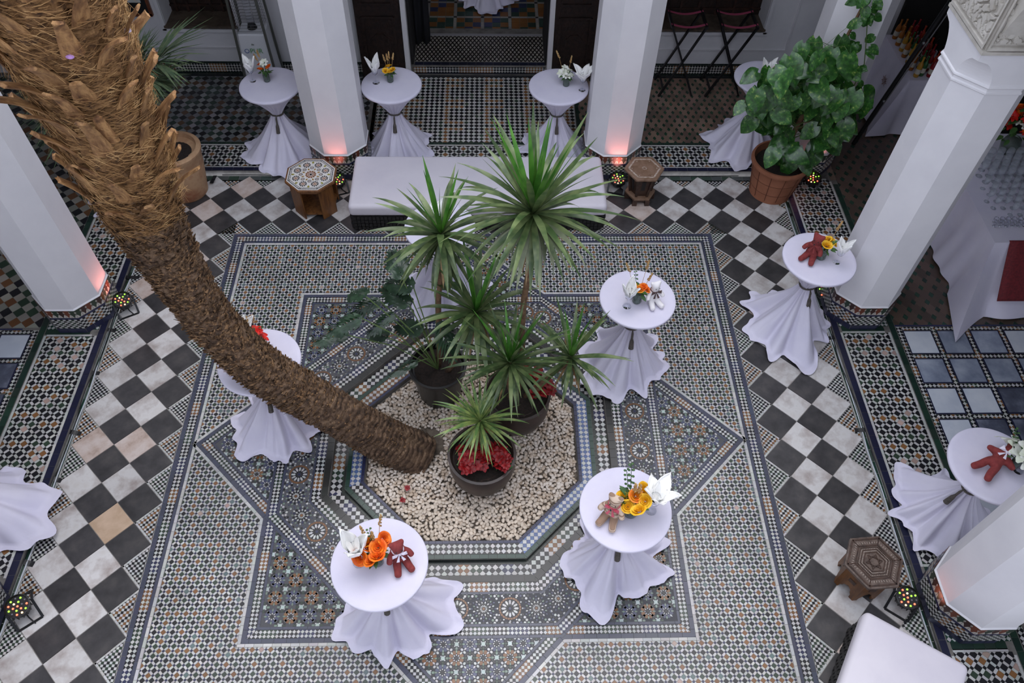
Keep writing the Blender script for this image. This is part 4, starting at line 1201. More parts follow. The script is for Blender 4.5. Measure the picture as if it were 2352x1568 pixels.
# ---------------------------------------------------------------- plush bears
def skin(name, pts, edges, rad, mtl, par=None, sub=2):
    me = bpy.data.meshes.new(name); me.from_pydata(pts, edges, []); me.update(); me.materials.append(mtl)
    o = place(name, me, par)
    md_ = o.modifiers.new('skin', 'SKIN'); md_.use_smooth_shade = True
    for i, r in enumerate(rad):
        q = me.skin_vertices[0].data[i]; q.radius = r if isinstance(r, tuple) else (r, r)
    me.skin_vertices[0].data[0].use_root = True
    s_ = o.modifiers.new('sub', 'SUBSURF'); s_.levels = sub; s_.render_levels = sub
    return o
def bear(loc, rot, mtl, bow, label, s=1., bowm=None, sit=True):
    t = empty('plush_bear', loc, label=label, cat='toy', group='plush bears on the high tables'); t.rotation_euler = rot; t.scale = (s, s, s)
    if sit: legs = [(.035, -.075, .022), (.05, -.125, .026), (-.035, -.075, .022), (-.05, -.125, .026)]; arms = [(.06, -.02, .105), (.075, -.05, .075), (-.06, -.02, .105), (-.075, -.05, .075)]
    else: legs = [(.04, -.03, -.03), (.06, -.035, -.085), (-.04, -.03, -.03), (-.06, -.035, -.085)]; arms = [(.07, -.01, .11), (.105, -.015, .10), (-.07, -.01, .11), (-.105, -.015, .10)]
    P = [(0, 0, .04), (0, 0, .085), (0, 0, .13), (0, -.005, .155), (0, -.01, .19), (0, -.045, .185), (.03, .0, .225), (.042, .0, .243), (-.03, .0, .225), (-.042, .0, .243)] + [arms[0], arms[1], arms[2], arms[3]] + legs + [(.03, -.03, .03), (-.03, -.03, .03)]
    E = [(0, 1), (1, 2), (2, 3), (3, 4), (4, 5), (4, 6), (6, 7), (4, 8), (8, 9), (2, 10), (10, 11), (2, 12), (12, 13), (0, 18), (18, 14), (14, 15), (0, 19), (19, 16), (16, 17)]
    r = [.042, .042, .032, .026, .045, .026, .018, .014, .018, .014, .022, .019, .022, .019, .026, .023, .026, .023, .028, .028]
    skin('body', P, E, r, mtl, t)
    b = B()
    for sx in (-1, 1): b.add(sphere((sx * .017, -.048, .203), .0042, 8, 5))
    b.add(sphere((0, -.074, .187), .006, 8, 5)); b.build('face', m_black, t)
    b = B()
    for sx in (-1, 1):
        b.add(([(0, -.034, .148), (sx * .045, -.045, .17), (sx * .048, -.045, .128), (sx * .02, -.052, .149)], [(0, 1, 3), (0, 3, 2), (1, 2, 3)]))
        b.add(([(0, -.036, .148), (sx * .03, -.06, .095), (sx * .012, -.062, .09), (0, -.038, .14)], [(0, 1, 2, 3)]))
    b.add(tube([(.034 * math.cos(a), -.004 + .034 * math.sin(a), .15) for a in [2 * PI * i / 16 for i in range(17)]], .006, 6)); b.add(sphere((0, -.038, .148), .009, 8, 5))
    o = b.build('bow', bow, t); sm = o.modifiers.new('thick', 'SOLIDIFY'); sm.thickness = .003
    return t
m_red = mat('dark_red_plush', (136, 56, 54), .9, (118, 44, 44), 40); m_str = mat('striped_plush', (206, 184, 164), .9, (150, 122, 102), 5, 0, stretch=(1, 1, 22), rlo=.48, rhi=.52); m_wpl = mat('white_plush', (236, 232, 232), .9)
m_bw = mat('white_satin', (236, 230, 244), .3); m_bp = mat('pink_satin', (196, 72, 92), .3); m_bb = mat('brown_ribbon', (88, 60, 56), .5, (60, 40, 40), 60)
p = at(918, 1282, 1.1); bear((p.x, p.y, 1.105), (0, 0, .4), m_red, m_bw, 'dark red plush bear with a white bow leaning on the orange roses', 1.28)
p = at(1405, 1180, 1.1); bear((p.x, p.y, 1.105), (0, 0, -.5), m_str, m_bp, 'striped plush bear with a pink ribbon beside the yellow roses', 1.35)
p = at(1497, 690, 1.1); bear((p.x, p.y, 1.105), (0, 0, .3), m_wpl, m_bb, 'white plush bear with a brown bow beside the orange blooms', 1.15)
p = at(1862, 588, 1.1); bear((p.x, p.y, 1.105), (0, 0, -.7), m_red, m_red, 'dark red plush bear seated against yellow roses near the carved column', 1.3)
p = at(2262, 1080, 1.1); bear((p.x, p.y, 1.15), (-1.25, 0, -1.05), m_red, m_bw, 'dark red plush bear with white bow lying on its back', 1.35, sit=False)

# ---------------------------------------------------------------- mosaic stool, hexagonal stools
t = empty('octagonal_stool', (-2.05, 3.56, 0), label='octagonal wooden stool with a black and white mosaic top', cat='stool')
H = .52
b = B(); b.add(prism(ngon(8, .335, PI / 8), H - .035, H)); bevel(b.build('stool_top', m_wood, t), .006, 2)
m2 = Mos(H, .003, jit=.08)
def inner8(r): return [(NRM[k][0], NRM[k][1], r) for k in range(8)]
v, f = prism(ngon(8, .312, PI / 8), H, H + .001); me = mesh('top_bed', v, f); me.materials.append(mat('top_white_bed', (224, 220, 214), .5)); place('top_bed', me, t)
T8 = inner8(.284)
def star8(cx, cy, r, cols, n=10):
    m2.put(ngon(n, r * .22, 0, cx, cy), cols[0], T8, chk=False)
    for k in range(n):
        a = 2 * PI * k / n; m2.put(kite(cx, cy, a, r * .28, r * .42, r * .6, r * .1), cols[1], T8, chk=False); m2.put(petal(cx, cy, a + PI / n, r * .55, r, r * .17), cols[2], T8, chk=False)
star8(0, 0, .07, (BLK, (150, 92, 58), (150, 100, 66)), 12)
for k in range(8):
    a = k * PI / 4 + PI / 8; star8(.19 * math.cos(a), .19 * math.sin(a), .05, ((170, 110, 60), (160, 100, 60), BLK))
    a = k * PI / 4; star8(.125 * math.cos(a), .125 * math.sin(a), .027, (WHT, (150, 92, 58), BLK), 8)
    m2.put(kite(0, 0, k * PI / 4 + PI / 8, .08, .1, .125, .012), (170, 130, 50), T8, chk=False); m2.put(kite(0, 0, k * PI / 4, .2, .225, .25, .016), (160, 150, 60), T8, chk=False)
    for i in range(12):
        u = (i - 5.5) * .019; T = loc2w(k); m2.put([T(*q) for q in sq(u, .268, .0065, .6 + i)], BLK if i % 2 else (30, 34, 60), T8, chk=False); m2.put([T(*q) for q in sq(u + .008, .248, .005, .2 + i)], BLK, T8, chk=False)
m2.build('top_mosaic', t)
for k in range(4):
    a = PI / 4 + k * PI / 2; b = B(); hw = .108
    M_ = Matrix.Rotation(a, 4, 'Z') @ Matrix.Translation((.262, 0, 0)); b.add(box(0, 0, (H - .035) / 2, .022, hw * 2, H - .035), 0, M_); bevel(b.build('leg', m_wood, t), .003, 2)
b = B(); b.add(prism(ngon(8, .27, PI / 8), .07, .09)); b.build('shelf', m_wood, t)
b = B()
for k in range(4): a = k * PI / 2; b.add(box(.255, 0, .455, .015, .2, .05), 0, Matrix.Rotation(a, 4, 'Z'))
b.build('apron', m_wood, t)

t = empty('carved_pedestal_stool', (2.18, 3.71, 0), label='waisted hexagonal carved wooden stool beside the long bench', cat='stool'); H = .5
m_top = mat('worn_brown_top', (140, 112, 92), .5, (112, 84, 62), 9, 6, bump=.3, bs=30)
b = B(); b.add(prism(ngon(6, .26), H - .03, H)); bevel(b.build('stool_top', m_top, t), .006, 2)
b = B()
for k in range(6): b.add(bar((.2 * math.cos(k * PI / 3), .2 * math.sin(k * PI / 3), H + .001), (.2 * math.cos((k + 1) * PI / 3), .2 * math.sin((k + 1) * PI / 3), H + .001), .02, .006))
for k in range(8): a = k * PI / 4; b.add(box(.025 * math.cos(a), .025 * math.sin(a), H + .002, .012, .012, .006))
for k in range(6): a = k * PI / 3; b.add(sphere((.16 * math.cos(a), .16 * math.sin(a), H + .001), .008, 6, 4, (1, 1, .5)))
b.build('inlay', mat('pearl_inlay', (196, 180, 166), .3, (150, 126, 108), 30), t)
b = B(); b.add(prism(ngon(6, .125), .12, H - .03, 1.45)); b.build('pedestal', m_woodd, t)
for k in range(6):
    b = B(); a = k * PI / 3; 
    b.add(bar((.137 * math.cos(a), .137 * math.sin(a), .12), (.195 * math.cos(a), .195 * math.sin(a), H - .03), .028)); b.build('rib', m_woodd, t)
    b = B(); a = k * PI / 3 + PI / 6
    b.add(bar((.112 * math.cos(a), .112 * math.sin(a), .2), (.148 * math.cos(a), .148 * math.sin(a), .4), .05, .012)); b.build('niche_panel', m_black, t)
b = B(); b.add(prism(ngon(6, .20), .10, .13)); bevel(b.build('base_rim', m_top, t), .005, 2)
for k in range(6):
    b = B(); a = k * PI / 3; b.add(box(.165 * math.cos(a), .165 * math.sin(a), .05, .06, .06, .10)); b.build('foot', m_woodd, t)
b = B(); b.add(prism(ngon(6, .165), .05, .1)); b.build('base_core', m_woodd, t)

c3 = at(2008, 1290, .45); q3 = at(2075.6, 1284.6, .45); a3 = math.atan2(q3.y - c3.y, q3.x - c3.x); r3 = math.hypot(q3.x - c3.x, q3.y - c3.y)
t = empty('hexagonal_stool', (c3.x, c3.y, 0), a3, label='dark hexagonal stool with a carved inlaid top beside the spotlight', cat='stool'); H = .45
m_tk = mat('grey_brown_carved_top', (104, 88, 78), .45, (74, 60, 52), 16, 5, bump=.4, bs=60); m_inl = mat('bone_inlay', (176, 162, 150), .4, (120, 104, 94), 50)
b = B(); b.add(prism(ngon(6, r3), H - .035, H)); bevel(b.build('stool_top', m_tk, t), .006, 2)
b = B()
for rr, w in ((.245, .014), (.175, .012), (.155, .005), (.13, .005), (.1, .008), (.05, .006)):
    for k in range(6): b.add(bar((rr * math.cos(k * PI / 3), rr * math.sin(k * PI / 3), H + .002), (rr * math.cos((k + 1) * PI / 3), rr * math.sin((k + 1) * PI / 3), H + .002), w, .008))
for k in range(6): b.add(bar((.18 * math.cos(k * PI / 3), .18 * math.sin(k * PI / 3), H + .002), (.25 * math.cos(k * PI / 3), .25 * math.sin(k * PI / 3), H + .002), .01, .008))
for k in range(2):
    for i in range(3):
        a, c = k * PI / 3 + i * 2 * PI / 3, k * PI / 3 + (i + 1) * 2 * PI / 3; b.add(bar((.075 * math.cos(a), .075 * math.sin(a), H + .003), (.075 * math.cos(c), .075 * math.sin(c), H + .003), .006, .008))
b.build('carved_moulding', m_woodd, t)
b = B(); R = random.Random(4)
for k in range(6):
    for rr in (.21, .14, .115, .2):
        for i in range(9):
            u = (i + .5) / 9; a, c = k * PI / 3, (k + 1) * PI / 3
            x, y = rr * (math.cos(a) * (1 - u) + math.cos(c) * u), rr * (math.sin(a) * (1 - u) + math.sin(c) * u); b.add(box(x, y, H + .001, .007, .007, .004), 0, None)
b.build('inlay', m_inl, t)
m_w2 = mat('honey_wood', (112, 72, 36), .5, (78, 48, 24), 4, 6, stretch=(5, 5, 1))
for k in range(6):
    a = k * PI / 3; c = a + PI / 3; P0 = Vector((.215 * math.cos(a), .215 * math.sin(a), 0)); P1 = Vector((.215 * math.cos(c), .215 * math.sin(c), 0))
    pr = [(0, 0), (.2, 0), (.22, .06), (.3, .085), (.33, .12), (.5, .15), (.67, .12), (.7, .085), (.78, .06), (.8, 0), (1, 0), (1, H - .035), (0, H - .035)]
    v = []; n = Vector((math.cos(a + PI / 6), math.sin(a + PI / 6), 0))
    for o_ in (0, -.018):
        for (u, z) in pr: q = P0.lerp(P1, u) + n * o_; v.append((q.x, q.y, z))
    L = len(pr); f = [tuple(range(L)), tuple(range(L, 2 * L))[::-1]] + [(i, L + i, L + (i + 1) % L, (i + 1) % L) for i in range(L)]
    b = B(); b.add((v, f)); b.build('side_panel', m_w2, t)
    mid = P0.lerp(P1, .5) + n * .002; b = B(); b.add(box(0, 0, 0, .008, .07, .05), 0, Matrix.Translation((mid.x, mid.y, .25)) @ Matrix.Rotation(a + PI / 6, 4, 'Z')); b.build('inlaid_plaque', m_woodd, t)
# ---------------------------------------------------------------- palm tree leaning across the courtyard
def catmull(P, n):
    P = [Vector(p) for p in P]; P = [P[0] * 2 - P[1]] + P + [P[-1] * 2 - P[-2]]; out = []
    for i in range(1, len(P) - 2):
        for k in range(n):
            t = k / n; a, b_, c, d = P[i - 1], P[i], P[i + 1], P[i + 2]
            out.append(.5 * ((2 * b_) + (c - a) * t + (2 * a - 5 * b_ + 4 * c - d) * t * t + (3 * b_ - a - 3 * c + d) * t ** 3))
    out.append(P[-2]); return out
key = [(968, 1050, 8.25), (880, 1008, 7.98), (780, 953, 7.65), (609, 853, 7.2), (490, 742, 6.85), (436, 668, 6.62), (375, 570, 6.35), (335, 495, 6.1), (283, 375, 5.65), (205, 200, 5.05), (125, 30, 4.5), (72, -80, 4.2), (20, -190, 3.95), (-20, -290, 3.8)]
axis = [ray(*k) for k in key]; axis[0].z = -.1
rad = [.23, .215, .20, .198, .192, .198, .235, .262, .30, .325, .35, .36, .36, .36]
NS = 26; path = catmull(axis, NS); RR = [p.x for p in catmull([(r, 0, 0) for r in rad], NS)]
L_ = [0]
for i in range(1, len(path)): L_.append(L_[-1] + (path[i] - path[i - 1]).length)
frames = []; up = Vector((0, 1, 0))
for i, p in enumerate(path):
    t = (path[min(i + 1, len(path) - 1)] - path[max(i - 1, 0)]).normalized(); a = t.cross(up).normalized(); bb = a.cross(t); up = bb; frames.append((t, a, bb))
palm = empty('palm_tree', (axis[0].x, axis[0].y, -.05), label='tall leaning palm tree with ringed trunk and shaggy cut leaf bases rising from the pebbles', cat='tree')
m_bark = mat('palm_bark', (40, 30, 22), .9, ramp=[(.45, (80, 60, 44)), (.62, (118, 94, 72)), (.85, (150, 124, 98))], ns=13, det=6, bump=.8, bs=60, rlo=.3, rhi=.75)
m_fib = mat('palm_fibre', (66, 44, 26), .85, ramp=[(.5, (122, 88, 52)), (.8, (160, 122, 78))], ns=22, det=4, bump=.7, bs=70, rlo=.3, rhi=.72)
m_fibs = mat('palm_fibre_strands', (98, 68, 38), .8, ramp=[(.5, (156, 116, 70)), (.8, (200, 162, 110))], ns=7, det=2, rlo=.3, rhi=.7)
m_stub = mat('cut_leaf_base', (88, 58, 34), .7, ramp=[(.45, (130, 92, 56)), (.62, (178, 136, 88)), (.8, (96, 64, 38))], ns=9, det=4, stretch=(3, 3, .5), bump=.5, bs=30, rand=.2, rlo=.3, rhi=.75)
from mathutils import noise as mn_
NA = 110; v = []; f = []
# resample the axis finely
SUB = 3; rows = []
for i in range(len(path) - 1):
    for k in range(SUB):
        u = k / SUB; rows.append((path[i].lerp(path[i + 1], u), L_[i] + (L_[i + 1] - L_[i]) * u, RR[i] + (RR[i + 1] - RR[i]) * u, [frames[i][q].lerp(frames[i + 1][q], u) for q in (0, 1, 2)]))
LT = L_[-1]; S_mid, S_up = 0, 0
for (p, l, r, fr) in rows:
    s_ = l
    for k in range(NA):
        an = 2 * PI * k / NA; d = fr[1] * math.cos(an) + fr[2] * math.sin(an)
        ring = l * 1.0 + .05 * math.sin(an + .6) + .045 * mn_.noise(Vector((math.cos(an) * 2, math.sin(an) * 2, l * 3)))
        w = (ring / .058) % 1
        h = .030 * (w ** .6) * (1 + .5 * mn_.noise(Vector((math.cos(an) * 3, math.sin(an) * 3, l * 8)))) - .014
        low = max(0, 1 - max(0, (l - 1.7) / .7)); mid = max(0, min(1, (l - 1.3) / .6)) * max(0, min(1, (4.0 - l) / .4)); hi = max(0, min(1, (l - 3.6) / .4))
        q = Vector((math.cos(an) * r * 9, math.sin(an) * r * 9, l * 9))
        n1 = mn_.noise(q * 2.2); n2 = mn_.noise(q * 5.5)
        h = h * max(low, .35) * 1.15 + mid * (.022 * n1 + .018 * n2) + hi * (.035 * n1 + .02 * mn_.noise(Vector((q.x * 1.2, q.y * 1.2, q.z * 5)))) + low * .006 * n2
        v.append(p + d * (r + h))
NR = len(rows)
for j in range(NR - 1):
    for k in range(NA): q = (k + 1) % NA; f.append((j * NA + k, j * NA + q, (j + 1) * NA + q, (j + 1) * NA + k))
mi = [1 if rows[j][1] > 3.75 else 0 for j in range(NR - 1) for _ in range(NA)]
me = mesh('trunk', v, f, mi, True); me.materials.append(m_bark); me.materials.append(m_fib); place('trunk', me, palm, world=True)
def frame_at(l):
    i = min(range(len(L_)), key=lambda j: abs(L_[j] - l)); return path[i], frames[i], RR[i]
def surf(l, an, off=0.):
    p, fr, r = frame_at(l); d = fr[1] * math.cos(an) + fr[2] * math.sin(an); return p + d * (r + off), d, fr[0]
cam_an = lambda l: (lambda p, fr: math.atan2((CAM - p).normalized().dot(fr[2]), (CAM - p).normalized().dot(fr[1])))(*frame_at(l)[:2])
# ragged bark chips in the middle stretch
R = random.Random(5); b = B()
for i in range(7600):
    l = R.uniform(1.25, 4.15) if R.random() < .8 else R.uniform(.3, 1.6); an = cam_an(l) + R.uniform(-1.9, 1.9)
    p, d, t = surf(l, an, R.uniform(-.012, .01)); s = d.cross(t)
    L1 = R.uniform(.018, .052) * (1 if l > 1.5 else .6); w = R.uniform(.006, .017)
    e = (t * R.uniform(.3, 1) + s * R.uniform(-.8, .8) + d * R.uniform(.25, .9)).normalized(); sd_ = e.cross(d).normalized() * w
    k = [p - sd_, p + sd_, p + e * L1 + sd_ * .4, p + e * L1 * 1.1 - sd_ * .5, p + e * L1 * .5 - d * .006]
    b.add((k, [(0, 1, 2, 3), (0, 3, 4), (1, 4, 2), (0, 4, 1), (2, 4, 3)]))
b.build('bark_chips', mat('bark_chip', (56, 40, 28), .9, ramp=[(.45, (104, 78, 54)), (.62, (158, 124, 88)), (.85, (124, 82, 48))], ns=24, det=2, rlo=.3, rhi=.75), palm, world=True)['kind'] = 'stuff'
# fibre strands
b = B()
for i in range(9500):
    l = 3.75 + (LT - 3.75) * R.random() ** .95; an = cam_an(l) + R.uniform(-2., 2.)
    p, d, t = surf(l, an, R.uniform(-.01, .03)); s = d.cross(t)
    sg = R.choice((-1, 1)); L1 = R.uniform(.05, .17); w = R.uniform(.0009, .0022)
    e = (s * sg * R.uniform(.6, 1.) + t * R.uniform(-.45, .45) + d * R.uniform(-.15, .35)).normalized(); pts = []
    cu = R.uniform(-.5, .5); cv = R.uniform(-.9, .1)
    for k in range(4):
        u = k / 3; pts.append(p + e * L1 * u + t * cu * L1 * u * u + d * cv * L1 * u * u * .6)
    wd = t.cross(e).normalized() * w * 1.0 + t * w
    vv = []
    for k, q in enumerate(pts): ww = wd * (1 - k * .22); vv += [q - ww, q + ww]
    b.add((vv, [(0, 1, 3, 2), (2, 3, 5, 4), (4, 5, 7, 6)]))
b.build('fibre', m_fibs, palm, world=True)['kind'] = 'stuff'
# cut leaf bases: wide foot hugging the trunk, channelled stalk, sawn end
def stub_mesh(L1, w0, w1, bend, seed):
    R2 = random.Random(seed); v = []; f = []; n = 9; m_ = 8
    for j in range(n + 1):
        u = j / n; w = w1 + (w0 - w1) * (1 - u) ** 1.7; th = w * (.26 + .14 * u); z = L1 * u; y = bend * u * u
        for k in range(m_):
            a = 2 * PI * k / m_; c, s = math.cos(a), math.sin(a); yy = th * s + (.45 * th * (c * c) if s > 0 else 0) + .0
            v.append((w * c * (1 + .05 * R2.uniform(-1, 1)), y + yy + (0 if s < 0 else -.35 * th * (1 - c * c)), z + (R2.uniform(-.006, .012) if j == n else 0)))
    for j in range(n):
        for k in range(m_): q = (k + 1) % m_; f.append((j * m_ + k, j * m_ + q, (j + 1) * m_ + q, (j + 1) * m_ + k))
    f.append(tuple(range(n * m_, n * m_ + m_))); me = mesh('leaf_base', v, f); me.materials.append(m_stub); return me
stubs = [stub_mesh(.30, .055, .026, .06, 1), stub_mesh(.24, .06, .03, .04, 2), stub_mesh(.36, .05, .022, .10, 3), stub_mesh(.19, .055, .03, .03, 4), stub_mesh(.15, .05, .026, .05, 5)]
i = 0; l = 4.0
while l < LT - .02:
    for k in range(8):
        an = k * 2 * PI / 8 + i * .42 + R.uniform(-.12, .12)
        p, d, t = surf(l + R.uniform(-.05, .05), an, .0)
        if math.cos(an - cam_an(l)) < -.35: continue
        tl = R.uniform(.12, .5); e = (t * math.cos(tl) + d * math.sin(tl)).normalized(); x = e.cross(d).normalized(); y = e.cross(x).normalized() * -1
        if y.dot(d) < 0: x, y = -x, -y
        M_ = Matrix.Identity(4)
        for q in range(3): M_[q][0] = x[q]; M_[q][1] = y[q]; M_[q][2] = e[q]; M_[q][3] = p[q]
        o = bpy.data.objects.new('leaf_base', R.choice(stubs)); link(o, palm); o.matrix_parent_inverse = Matrix.Translation(-Vector(palm.location))
        sc_ = R.uniform(1.05, 1.5); o.matrix_basis = M_ @ Matrix.Diagonal((sc_, sc_, sc_, 1))
    l += .20; i += 1
p, d, t = surf(0, 0); 
q = ray(160, 130, 4.42)
for (px, py, tt, cc) in ((160, 130, 4.35, (196, 150, 214)), (250, 48, 4.5, (206, 186, 210)), (292, 70, 4.6, (206, 190, 214))):
    q = ray(px, py, tt); o = B().add(sphere(tuple(q), .02, 8, 5, (1.3, .8, .7))).build('petal_caught', mat('lilac_petal', cc, .6), palm, world=True)

# ---------------------------------------------------------------- planted pots
def pot(t, prof, mtl, soil_z, soil_r, n=40, name='pot'):
    v, f = lathe(prof, n); me = mesh(name, v, f, smooth=True); me.materials.append(mtl); o = place(name, me, t)
    es = o.modifiers.new('edge', 'EDGE_SPLIT'); es.split_angle = math.radians(50)
    b = B(); b.add(grid(lambda u, w: (soil_r * w * math.cos(2 * PI * u), soil_r * w * math.sin(2 * PI * u), soil_z + .012 * math.sin(9 * u + 12 * w)), 24, 6, True)); b.build('soil', m_soil, t, smooth=True)
    return o
m_dpot = mat('dark_glazed_pot', (66, 52, 46), .4, (48, 38, 34), 4, bump=.15, bs=8); m_bpot = mat('black_plastic_pot', (26, 25, 26), .35)
m_ter = mat('terracotta', (156, 100, 72), .75, (136, 84, 58), 3, 5, bump=.15, bs=20); m_ter2 = mat('weathered_terracotta', (172, 132, 98), .8, ramp=[(.5, (188, 152, 116)), (.8, (150, 96, 66))], ns=2.5, det=6, bump=.15, bs=20)
def yleaf(L, w, e0, curl, mtl, name='leaf', tw=0.):
    """blade starting at the origin going out along +X, elevation e0 falling by curl"""
    v = []; f = []; n = 11; x = z = 0.; e = e0
    for j in range(n + 1):
        u = j / n; ww = w * (.55 + .9 * u if u < .42 else (.93) * (1 - ((u - .42) / .58) ** 1.6)); ww = max(ww, .0012)
        nx, nz = -math.sin(e), math.cos(e); tt = tw * u
        for s_ in (-1, 0, 1):
            up = .22 * ww * (1 if s_ else 0)
            v.append((x + nx * up, s_ * ww * math.cos(tt), z + nz * up + s_ * ww * math.sin(tt)))
        e = e0 - curl * ((j + 1) / n) ** 1.5; x += math.cos(e) * L / n; z += math.sin(e) * L / n
    for j in range(n):
        for k in (0, 1): f.append((j * 3 + k, j * 3 + k + 1, (j + 1) * 3 + k + 1, (j + 1) * 3 + k))
    me = mesh(name, v, f, smooth=True); me.materials.append(mtl); return me
def leafmat(name, c, c2, **k):
    return mat(name, c, .38, c2, 5, 2, rand=.22, **k)
m_y1 = leafmat('yucca_green', (60, 82, 44), (110, 124, 78)); m_y2 = leafmat('yucca_young', (54, 104, 32), (84, 134, 48)); m_y3 = leafmat('yucca_pale', (122, 132, 102), (152, 158, 124)); m_y4 = leafmat('dry_yucca', (168, 140, 96), (130, 100, 66))
m_d1 = leafmat('dracaena_green', (86, 116, 62), (142, 156, 86))
def crown(t, c, L, w, n, seed, mats, lo=-1.15, hi=1.5, tilt=(0, 0), dry=2):
    """rosette of blades; each blade is its own object; c is relative to the thing"""
    R = random.Random(seed); cache = {}
    for i in range(n):
        u = (i + .5) / n; e0 = hi - (hi - lo) * u ** .95 + R.uniform(-.1, .1); an = i * 2.39996 + R.uniform(-.2, .2)
        band = 0 if u < .12 else 1 if u < .62 else 2
        key_ = (round(e0 * 5) / 5, band, R.randint(0, 1))
        if key_ not in cache:
            cu = R.uniform(.05, .25) if e0 > .9 else R.uniform(.35, .95) if e0 > -.1 else R.uniform(.3, .8)
            cache[key_] = yleaf(1, w / L * (.85 if band == 0 else 1), key_[0], cu, mats[band], tw=R.uniform(-.5, .5))
        me_l = cache[key_]
        s = L * (.78 + .3 * math.sin(PI * min(1, u + .25))) * R.uniform(.85, 1.1)
        o = place('leaf', me_l, t, (c[0] + .012 * math.cos(an), c[1] + .012 * math.sin(an), c[2] - .10 * u), rot=(tilt[0], tilt[1], an), sc=s)
    for i in range(dry):
        o = place('dry_leaf', yleaf(1, w / L * .8, -1.0, .4, m_y4), t, (c[0], c[1], c[2] - .1), rot=(0, 0, R.uniform(3.6, 5.8)), sc=L * .8)
m_trk = mat('yucca_cane', (120, 92, 66), .85, (92, 68, 48), 20, bump=.5, bs=40)
def cane(t, a, b_, r0=.03, r1=.022, n=7):
    a, b_ = Vector(a), Vector(b_); pts = [a.lerp(b_, i / n) + Vector((.015 * math.sin(i * 1.3), .015 * math.cos(i * 1.7), 0)) * (1 if 0 < i < n else 0) for i in range(n + 1)]
    b = B(); b.add(tube(pts, [r0 + (r1 - r0) * i / n for i in range(n + 1)], 9)); b.build('cane', m_trk, t, smooth=True)
def aty(px, py, y):
    d = F_ + R_ * ((px - 1176) / FPX) + U_ * ((784 - py) / FPX); return CAM + d * ((y - CAM.y) / d.y)
# pot B: tall three-crowned yucca
PB = Vector((.47, .33, -.04)); t = empty('potted_yucca', PB, label='tall three-crowned yucca in a dark brown pot with red bracts', cat='plant')
pot(t, [(.001, 0), (.22, 0), (.25, .02), (.325, .2), (.335, .30), (.31, .42), (.335, .44), (.345, .47), (.32, .475), (.30, .44), (.29, .41), (.001, .35)], m_dpot, .41, .29)
c1 = aty(1225, 482, .55) - PB; c2_ = aty(1172, 828, .10) - PB; c3_ = aty(1312, 815, .32) - PB
cane(t, (0, .04, .4), c1 - Vector((0, 0, .05)), .035, .024); cane(t, (-.08, -.02, .4), c2_ - Vector((0, 0, .05))); cane(t, (.08, 0, .4), c3_ - Vector((0, 0, .05)))
crown(t, c1, .76, .031, 124, 11, [m_y2, m_y1, m_y3], lo=-1.35, hi=1.5); crown(t, c1 - Vector((0, 0, .06)), .60, .028, 30, 31, [m_y3, m_y3, m_y3], lo=-1.5, hi=-.7, dry=3); crown(t, c2_, .60, .021, 84, 12, [m_y2, m_y1, m_y1], lo=-.9, hi=1.4, dry=1); crown(t, c3_, .58, .025, 46, 13, [m_y2, m_y1, m_y1], lo=-1.3, hi=1.45)
def bract_mesh():
    b = B()
    for k in range(7):
        a0 = 2 * PI * k / 7; L1 = .06 if k % 2 else .05
        def fn(u, w, a0=a0, L1=L1):
            r = .006 + L1 * w; s_ = (u - .5) * .045 * math.sin(PI * min(.98, w * .9 + .06)); return r * math.cos(a0) - s_ * math.sin(a0), r * math.sin(a0) + s_ * math.cos(a0), .012 * math.sin(w * 2.6) - .3 * abs(s_) + .004 * k
        b.add(grid(fn, 2, 4))
    me = mesh('red_bract', b.v, b.f, smooth=True); me.materials.append(mat('poinsettia_red', (116, 2, 9), .5, (156, 8, 15), 30, rand=.2)); return me
br_me = bract_mesh()
def poin(t, cx, cy, z, r, n, seed):
    R = random.Random(seed)
    for i in range(n):
        a = R.uniform(0, 6.28); q = r * math.sqrt(R.random()); x, y = cx + q * math.cos(a), cy + q * math.sin(a); zz = z + .05 * (1 - q / r) + R.uniform(-.03, .03)
        place('red_bract', br_me, t, (x, y, zz), rot=(R.uniform(-.5, .5), R.uniform(-.5, .5), R.uniform(0, 6)), sc=R.uniform(.75, 1.15))
        place('leaf', lf_s, t, (x, y, zz - .03), rot=(R.uniform(-.3, .6), 0, R.uniform(0, 6)), sc=R.uniform(1.3, 2))
        if i % 3 == 0: b = B(); b.add(tube([(cx + (x - cx) * .3, cy + (y - cy) * .3, z - .2), (x, y, zz)], .004, 5)); b.build('stem', m_stem, t)
poin(t, .22, .02, .50, .13, 12, 1); poin(t, .12, .25, .58, .1, 7, 2)
# pot C: small dracaena and poinsettia
PC = Vector((.105, -.38, -.04)); t = empty('potted_dracaena', PC, label='small spiky dracaena above red poinsettia in the nearest brown pot', cat='plant')
pot(t, [(.001, 0), (.20, 0), (.235, .02), (.30, .17), (.325, .29), (.318, .38), (.30, .43), (.325, .445), (.335, .47), (.31, .475), (.29, .44), (.285, .40), (.001, .34)], m_dpot, .40, .285)
c4 = aty(1103, 962, -.26) - PC
cane(t, (-.02, .06, .38), c4 - Vector((0, 0, .04)), .018, .014); crown(t, c4, .43, .0145, 80, 14, [m_d1, m_d1, m_d1], lo=-.95, hi=1.25, dry=3)
poin(t, -.10, -.05, .52, .16, 26, 3); poin(t, .13, -.10, .52, .15, 26, 4); poin(t, .02, .1, .5, .15, 10, 5)
